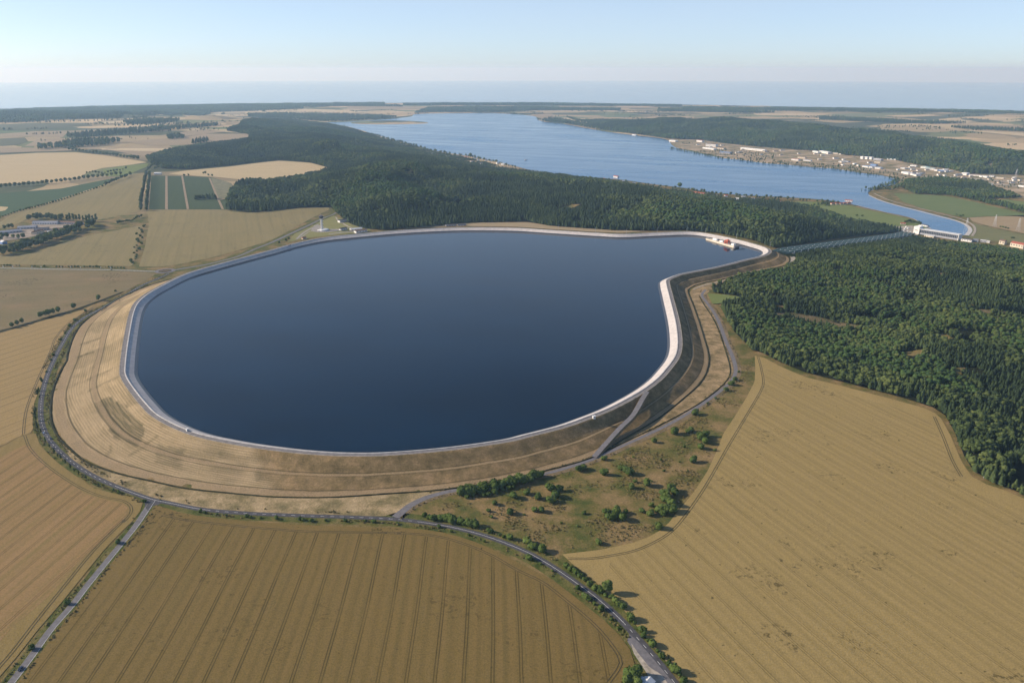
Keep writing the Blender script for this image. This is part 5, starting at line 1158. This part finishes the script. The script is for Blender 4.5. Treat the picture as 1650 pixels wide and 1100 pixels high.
# stone spit in the reservoir
sa, sb, sc_ = at_z(pts('446,405.5 474,399'), WL - .5).tolist() + [at_z(pts('466,395.5'), CR)[0].tolist()]
sp_o = MB(); A_, B_, C_ = np.array(sa), np.array(sb), np.array(sc_); T_ = (A_ + B_) / 2 * .35 + C_ * .65; d_ = (B_ - A_); sp_o.v = [(*A_, WL - 1), (*B_, WL - 1), (*(C_ + (0, 16) + d_ * .15), CR + .1), (*(C_ + (0, 16) - d_ * .5), CR + .1), (*(T_ + d_ * .1), CR + 1.2)]
sp_o.f = [(0, 1, 4), (1, 2, 4), (2, 3, 4), (3, 0, 4)]
o = sp_o.build('boat_ramp', M['light_asphalt']); tag(o, 'dark grey paved spit jutting from the rim near the lookout tower', 'ramp')
# farmyard
fld('farm_yard', '0,375 40,367 60,358 110,358 130,364 125,371 90,376 60,380 30,386 0,389', 0.6, plain('yard_soil', (0.30, 0.24, 0.18), .95, .25, .05), 30)
for a, b, W_, h_, wl_, rf, lb in (('52,362', '92,362', 18, 6, 'white_wall', 'grey_roof', 'long white walled shed with grey roof at the back of the farmyard'), ('93,361', '130,362.5', 14, 5, 'grey_wall', 'brown_roof', 'long shed with brown roof at the back right of the farmyard'),
        ('28,370', '58,368.5', 22, 5, 'grey_wall', 'grey_roof', 'grey barn in the middle left of the farmyard'), ('0,378', '36,374', 22, 5, 'grey_wall', 'grey_roof', 'long grey barn at the left edge of the farmyard'), ('55,373', '80,371', 20, 5, 'grey_wall', 'dark_roof', 'dark barn in the centre of the farmyard'), ('60,378', '72,374', 16, 7, 'cream_wall', 'brown_roof', 'brown roofed farmhouse between the barns'),
        ('85,373', '124,371', 16, 5, 'grey_wall', 'brown_roof', 'long brown roofed barn at the front right of the farmyard'), ('76,377', '96,376', 11, 4, 'white_wall', 'white_roof', 'low white shed behind the tree belt'), ('0,393', '4,394', 12, 6, 'blue_wall', 'white_roof', 'blue walled shed with white roof at the left picture edge'), ('0,403', '4,403', 12, 6, 'red_roof', 'grey_roof', 'reddish shed at the left picture edge below the blue one'), ('248,281', '259,281', 14, 5, 'white_wall', 'white_roof', 'white cottage at the top of the striped field')):
    bpx('barn' if 'barn' in lb or 'shed' in lb else 'house', a, b, W_, h_, wl_, rf, lb, z=0, kind='gable', cat='barn' if 'barn' in lb or 'shed' in lb else 'house', rh=3.2)
# far shore works
IND = [('1078,228', '1088,229', 30, 9, 'white_wall', 'white_roof', 'white hall at the tip of the far shore works'), ('1122,228.5', '1131,229.5', 25, 12, 'white_wall', 'red_roof', 'white block with red roof against the wooded hill'), ('1137,236', '1153,237', 40, 17, 'white_wall', 'brown_roof', 'tall white hall in the middle of the far shore works'),
       ('1132,239.5', '1150,242', 26, 8, 'white_wall', 'white_roof', 'low white hall in front of the tall white hall'), ('1156,240', '1166,241', 24, 8, 'cream_wall', 'brown_roof', 'cream shed right of the tall white hall'), ('1159,247.5', '1176,248.5', 40, 9, 'grey_wall', 'blue_roof', 'grey hall with blue roof nearest the water'),
       ('1193,240.5', '1232,244.5', 22, 11, 'white_wall', 'white_roof', 'very long white hall on the far shore'), ('1275,258.5', '1286,259.5', 26, 9, 'white_wall', 'red_roof', 'white house row with red roof near the far water'), ('1285,255', '1297,256', 20, 9, 'cream_wall', 'brown_roof', 'cream hall behind the white row by the water'), ('1294,259.5', '1306,260.5', 18, 7, 'white_wall', 'grey_roof', 'white shed with grey roof right of the cream hall'),
       ('1309,245.5', '1318,247', 22, 9, 'white_wall', 'white_roof', 'leftmost white block of the row under the hill'), ('1320,246.5', '1334,248.5', 26, 13, 'white_wall', 'white_roof', 'tall white block in the row under the hill'), ('1336,248', '1350,249', 22, 9, 'cream_wall', 'grey_roof', 'cream hall in the row under the hill'), ('1351,249', '1354,249.5', 14, 6, 'white_wall', 'white_roof', 'tiny white cube at the end of the row under the hill'),
       ('1351,262', '1360,262.6', 26, 7, 'white_wall', 'white_roof', 'flat white shed among the shore bushes'), ('1360,261', '1367,262', 16, 6, 'grey_wall', 'grey_roof', 'grey shed among the shore bushes'), ('1386,256', '1390,256.5', 20, 14, 'white_wall', 'white_roof', 'white apartment block, leftmost of three'), ('1393,256.5', '1397,257', 20, 14, 'white_wall', 'white_roof', 'white apartment block, middle of three'), ('1400,257', '1404,257.5', 20, 14, 'white_wall', 'white_roof', 'white apartment block, rightmost of three'),
       ('1407,258', '1419,259.5', 22, 9, 'grey_wall', 'white_roof', 'grey hall right of the apartment blocks'), ('1429,257.5', '1443,258.5', 34, 7, 'white_wall', 'green_roof', 'wide hall with pale green roof under the hill'), ('1408,262.5', '1418,263.3', 16, 6, 'cream_wall', 'cream_wall', 'cream shed below the grey hall'),
       ('1389,269.5', '1405,271.5', 26, 8, 'white_wall', 'blue_roof', 'white hall with blue roof near the lake head'), ('1409,272', '1419,273', 26, 8, 'white_wall', 'blue_roof', 'shorter white hall with blue roof near the lake head'), ('1402,267', '1411,268', 20, 8, 'blue_wall', 'blue_roof', 'blue hall behind the blue roofed pair'), ('1380,267.5', '1382.5,268', 10, 6, 'white_wall', 'white_roof', 'small white hut left of the blue roofed halls'),
       ('1451,272.5', '1458,273', 16, 7, 'white_wall', 'white_roof', 'white cube above the works square'), ('1452,279.5', '1463,282', 30, 9, 'white_wall', 'white_roof', 'white factory with many roofs near the lake head, left part'), ('1464,281.5', '1476,284.5', 28, 8, 'white_wall', 'grey_roof', 'white factory with many roofs near the lake head, right part'), ('1466,268', '1476,269', 18, 6, 'white_wall', 'white_roof', 'thin white shed left of the green roofed halls'),
       ('1483,271', '1493,272', 36, 8, 'white_wall', 'green_roof', 'pale green roofed hall, left of two'), ('1490,273.5', '1505,274.5', 30, 9, 'white_wall', 'green_roof', 'pale green roofed hall, right of two'), ('1505,275.5', '1510,276', 20, 8, 'white_wall', 'grey_roof', 'white shed beside the green roofed halls'), ('1512,276.5', '1526,277.5', 24, 8, 'blue_wall', 'white_roof', 'blue walled hall with white roof'),
       ('1549,282', '1557,283', 26, 11, 'white_wall', 'white_roof', 'bright white warehouse on the right'), ('1560,283', '1580,284.5', 20, 6, 'white_wall', 'brown_roof', 'long low sheds right of the bright warehouse'), ('1583,286', '1590,287', 16, 7, 'white_wall', 'white_roof', 'white shed in the right row, third from the edge'), ('1594,285.5', '1601,286', 16, 8, 'white_wall', 'grey_roof', 'white shed in the right row, second from the edge'),
       ('1604,288', '1617,289', 16, 6, 'cream_wall', 'cream_wall', 'long cream shed in the right row'), ('1630,288.5', '1635,289', 16, 8, 'white_wall', 'white_roof', 'white cube below the hill at far right'), ('1622,293', '1628,293.5', 12, 5, 'cream_wall', 'white_roof', 'small cream hut on the bare ground'), ('1588,298', '1598,299', 14, 5, 'white_wall', 'green_roof', 'pale green hut at the wood rim'), ('1561,293.3', '1565,293.6', 10, 4, 'white_wall', 'white_roof', 'tiny white hut at the wood rim'), ('1640,301', '1650,302.5', 14, 6, 'white_wall', 'white_roof', 'white shed at the right picture edge'), ('1027,213', '1033,213.5', 18, 9, 'cream_wall', 'red_roof', 'cream villa under the wooded hill'), ('1018,218', '1024,218.6', 14, 6, 'white_wall', 'white_roof', 'white boathouse on the far bank')]
for a, b, W_, h_, wl_, rf, lb in IND: bpx('building', a, b, W_, h_, wl_, rf, lb, kind='flat')
k = 0
for q, cnt in (('1440,268 1500,270 1560,281 1640,287 1650,300 1560,292 1500,284 1445,280', 34), ('1110,229 1180,235 1300,246 1420,259 1420,272 1300,262 1180,248 1120,238', 26)):
    pl_ = at_z(pts(q), LOW); X, Y = gridpts(pl_, 60); idx = rng.permutation(len(X))[:cnt]
    for x, y in zip(X[idx], Y[idx]):
        k += 1; rf = ('white_roof', 'grey_roof', 'brown_roof')[k % 3]
        building('shed', x, y, LOW + 1, .2 + random.uniform(-.15, .15), random.uniform(14, 34), random.uniform(9, 16), random.uniform(4, 7), 'white_wall' if k % 2 else 'cream_wall', rf, 'small shed with %s roof among the far shore works' % rf.split('_')[0], 'shed', 'gable' if k % 4 == 0 else 'flat', 'small sheds with %s roofs among the far works' % rf.split('_')[0], 2.5, win=False)
# bungalows at the canal and lakeside villages
for i, q in enumerate(('1341,330', '1348,330', '1355,330', '1361,329.5', '1367,329')):
    x, y = at_z(pts(q), LOW)[0]; building('bungalow', x, y, LOW + 1, .3, 14, 10, 5, 'cream_wall', 'red_roof', 'cream bungalow with red roof in the row beside the canal mouth', 'house', 'gable', 'bungalows beside the canal mouth', 4)
bpx('house', '1361,325', '1373,326', 10, 5, 'white_wall', 'red_roof', 'long red roofed house behind the bungalow row', kind='gable', cat='house'); bpx('house', '1112,317', '1134,321', 14, 7, 'white_wall', 'white_roof', 'long white holiday house among the shore trees', cat='house'); bpx('house', '1117,312.5', '1134,315', 14, 6, 'cream_wall', 'red_roof', 'red roofed holiday house behind the long white one', kind='gable', cat='house')
bpx('house', '988,286', '995,287', 12, 6, 'white_wall', 'red_roof', 'white house with red roof over the middle shore', kind='gable', cat='house'); bpx('pavilion', '859,277', '868,278', 12, 4, 'white_wall', 'white_roof', 'flat white pavilion at the water of the near shore', cat='pavilion')
hp = HP
for i, (x, y) in enumerate(at_z(hp, LOW + 4)):
    west = hp[i, 0] < 850; nm = 'western' if west else 'near'
    col_ = ('red', 'red_roof') if i % 3 == 0 else (('grey', 'grey_roof') if i % 3 == 1 else ('white', 'white_roof'))
    building('house', x, y, max(float(H(x, y)), LOW + 1), random.uniform(-.6, .9), random.uniform(13, 20), 11, 6.5, 'white_wall', col_[1], 'small white house with %s roof in the %s lakeside village' % (col_[0], nm), 'house', 'gable', '%s roofed houses in the %s village' % (col_[0], nm), 3.5, win=False)
# white roofed house and lay-by at the bottom edge
x, y = P1(1041, 1108); building('house', x, y, 0, .9, 11, 8, 3.2, 'white_wall', 'white_roof', 'white roofed house beside the lay-by at the bottom edge', 'house', 'gable', None, 2.0)
x, y = P1(1032, 1101); building('shed', x, y, 0, .9, 6, 4, 2.6, 'blue_wall', 'white_roof', 'small blue and white shed next to the white roofed house', 'shed', 'gable', None, 1.0)
# crest hut, markers, posts, lamps
x, y = at_z(pts('957,673.5'), CR)[0]; building('hut', x, y, CR + .1, .4, 3.2, 2.4, 2.6, 'white_wall', 'white_roof', 'tiny white gauge hut on the dam crest', 'hut', 'flat', None)
x, y = at_z(pts('302,694'), CR)[0]; building('hut', x, y, CR + .1, .9, 2.2, 2.0, 2.4, 'white_wall', 'white_roof', 'tiny white gauge box on the southwest dam crest', 'hut', 'flat', None)
proto = None
for q in '5,430.2 20.5,430.3 51.5,430.7 66.5,431 98.5,431.2 114,431.4 130,431.6 162.5,432 178.5,432.5'.split():
    x, y = P1(*map(float, q.split(',')))
    if proto is None:
        proto = empty('marker_post', (x, y, 0), 0, 'short white marker post beside the west road', 'post', 'white marker posts beside the west road')
        MB().quadbox((0, 0, 1), (1.5, 1.2, 2.0)).build('post', M['white_paint'], proto); MB().quadbox((0, 0, 2.2), (1.8, 1.5, .35)).build('cap', M['white_wall'], proto)
    else: dup(proto, (x, y, 0))
proto = None
for q in '1108,376 1138,377.5 1188,386 1243,399 1060,375 1010,377 960,375 900,371.5'.split():
    x, y = at_z(pts(q), CR)[0]; y += 11
    if proto is None:
        proto = empty('lamp_post', (x, y, CR - .5), 0, 'tall thin steel lamp post on the far crest road', 'lamp post', 'lamp posts on the far crest road')
        MB().cyl((0, 0, 0), .35, .2, 13, 8).build('pole', M['steel'], proto); m_ = MB(); m_.quadbox((1.2, 0, 13), (3, .25, .25)); m_.build('arm', M['steel'], proto); MB().quadbox((2.6, 0, 12.85), (1.2, .6, .3)).build('lamp_head', M['white_wall'], proto)
    else: dup(proto, (x, y, CR - .5))
def pylon(px, py, h, label):
    x, y = at_z(np.array([[px, py]]), LOW)[0]; t = empty('pylon', (x, y, LOW + 1), .5, label, 'pylon', None); m_ = MB(); b_ = h * .11
    for sx_ in (-1, 1):
        for sy_ in (-1, 1): m_.bar((sx_ * b_, sy_ * b_, 0), (sx_ * .6, sy_ * .6, h), .22, 4)
    for k in range(6):
        z0, z1 = h * k / 6, h * (k + 1) / 6; r0 = b_ + (.6 - b_) * k / 6; r1 = b_ + (.6 - b_) * (k + 1) / 6
        for s_ in (-1, 1): m_.bar((-r0, s_ * r0, z0), (r1, s_ * r1, z1), .14, 4); m_.bar((s_ * r0, -r0, z0), (s_ * r1, r1, z1), .14, 4)
    m_.build('mast', M['steel'], t); m_ = MB()
    for z_, w_ in ((.72, 9), (.84, 12), (.95, 8)): m_.bar((-w_, 0, h * z_), (w_, 0, h * z_), .22, 4)
    m_.build('crossarm', M['steel'], t)
pylon(1635, 293, 62, 'tall lattice pylon at the right edge under the hill'); pylon(1556, 372, 44, 'thin lattice pylon beside the end of the canal'); pylon(1602, 366, 44, 'thin lattice pylon on the bleached grass'); pylon(1640, 372, 44, 'thin lattice pylon at the right edge of the bleached grass')
# vehicles
def car(x, y, z, rz, paint, label, s=1.0):
    t = empty('car', (x, y, z), rz, label, 'car'); t.scale = (s, s, s)
    prof = [(-2.15, .35), (-2.2, .75), (-1.9, .95), (-1.35, 1.0), (-.85, 1.45), (.75, 1.48), (1.35, 1.0), (2.1, .85), (2.2, .4)]
    def ext(p_, wd, z1=0):
        m_ = MB(); k = len(p_); m_.v = [(a, -wd, b) for a, b in p_] + [(a, wd, b) for a, b in p_]
        m_.f = [tuple(range(k)), tuple(range(2 * k - 1, k - 1, -1))] + [(i, i + k, (i + 1) % k + k, (i + 1) % k) for i in range(k)]; return m_
    ext(prof, .86).build('body', M[paint], t)
    ext([(-1.22, 1.02), (-.80, 1.38), (.68, 1.41), (1.2, 1.02)], .885).build('window', M['glass'], t)
    for sx_ in (-1.35, 1.35):
        for sy_ in (-.8, .8):
            w_ = MB(); w_.bar((sx_, sy_ - .11, .33), (sx_, sy_ + .11, .33), .33, 12); w_.build('wheel', M['rubber'], t)
    for sy_ in (-.6, .6): MB().quadbox((2.2, sy_, .65), (.08, .3, .15)).build('headlight', M['white_paint'], t)
    return t
def car_on(line, px, py, side, paint, label, s=1.0, off=.3):
    p_ = P1(px, py); l_ = resample(catmull(line), 2); i = int(np.argmin(np.hypot(*(l_ - p_).T))); nn2 = normals2(l_); d = l_[min(i + 1, len(l_) - 1)] - l_[i - 1]; q = l_[i] + nn2[i] * side
    car(q[0], q[1], off, math.atan2(d[1], d[0]), paint, label, s)
car_on(R2w, 35, 1078, 0.6, 'car_dark', 'dark blue car driving on the side road at the bottom left', 1.15)
car_on(R1w, 84, 707, -1.8, 'car_dark', 'dark car on the road bend west of the dam')
car_on(R1w, 73, 697, 1.7, 'car_light', 'silver blue car following the road bend west of the dam')
car_on(RWw, 183, 434.5, 1.8, 'car_dark', 'dark car on the west road short of the roundabout', 1.1, .45)
# motor boat on the lake
x, y = at_z(pts('847,258.5'), LOW)[0]; bt = empty('motor_boat', (x, y, LOW + 1.3), .3, 'white motor boat on the blue lake', 'boat'); bt.scale = (1.6, 1.6, 1.6)
hm = MB(); hm.v = [(-6, -1.8, 1.4), (3, -1.8, 1.5), (7, 0, 1.9), (3, 1.8, 1.5), (-6, 1.8, 1.4), (-5.6, -1.3, -.3), (3, -1.2, -.3), (5.6, 0, -.1), (3, 1.2, -.3), (-5.6, 1.3, -.3)]
hm.f = [(0, 1, 2, 3, 4)] + [(i, i + 5, (i + 1) % 5 + 5, (i + 1) % 5) for i in range(5)]; hm.build('hull', M['white_wall'], bt); MB().quadbox((0, 0, 2.4), (4.5, 2.4, 1.9)).build('cabin', M['white_wall'], bt); MB().quadbox((0, 0, 2.6), (4.6, 2.5, .7)).build('window', M['glass'], bt)
# signpost by the forest edge
x, y = P1(1586, 771); t = empty('notice_board', (x, y, 0), .4, 'white notice board at the wood edge beside the barley', 'sign'); m_ = MB(); [m_.quadbox((s_ * 1.1, 0, 1.1), (.15, .15, 2.2)) for s_ in (-1, 1)]; m_.build('post', M['steel'], t); MB().quadbox((0, 0, 2.2), (3.2, .15, 1.8)).build('panel', M['white_paint'], t)

# ------------------------------------------------------------------ haze
hz = MB(); top = CZ + 110; bot = LOW - 900; hz.quadbox((0, 48000, (top + bot) / 2), (186000, 104000, top - bot)); ho = hz.build('haze', None); tag(ho, kind='stuff'); ho['label'] = 'pale blue summer haze over the whole landscape'; ho['category'] = 'haze'
hm_ = bpy.data.materials.new('haze'); hm_.use_nodes = True; t_ = hm_.node_tree; t_.nodes.clear(); out = t_.nodes.new('ShaderNodeOutputMaterial'); pv = t_.nodes.new('ShaderNodeVolumePrincipled')
pv.inputs['Color'].default_value = (0.49, 0.74, 1.0, 1); pv.inputs['Absorption Color'].default_value = (0.90, 0.97, 1, 1); pv.inputs['Density'].default_value = HAZE_DENSITY; pv.inputs['Anisotropy'].default_value = 0.22; t_.links.new(pv.outputs[0], out.inputs['Volume']); ho.data.materials.append(hm_)
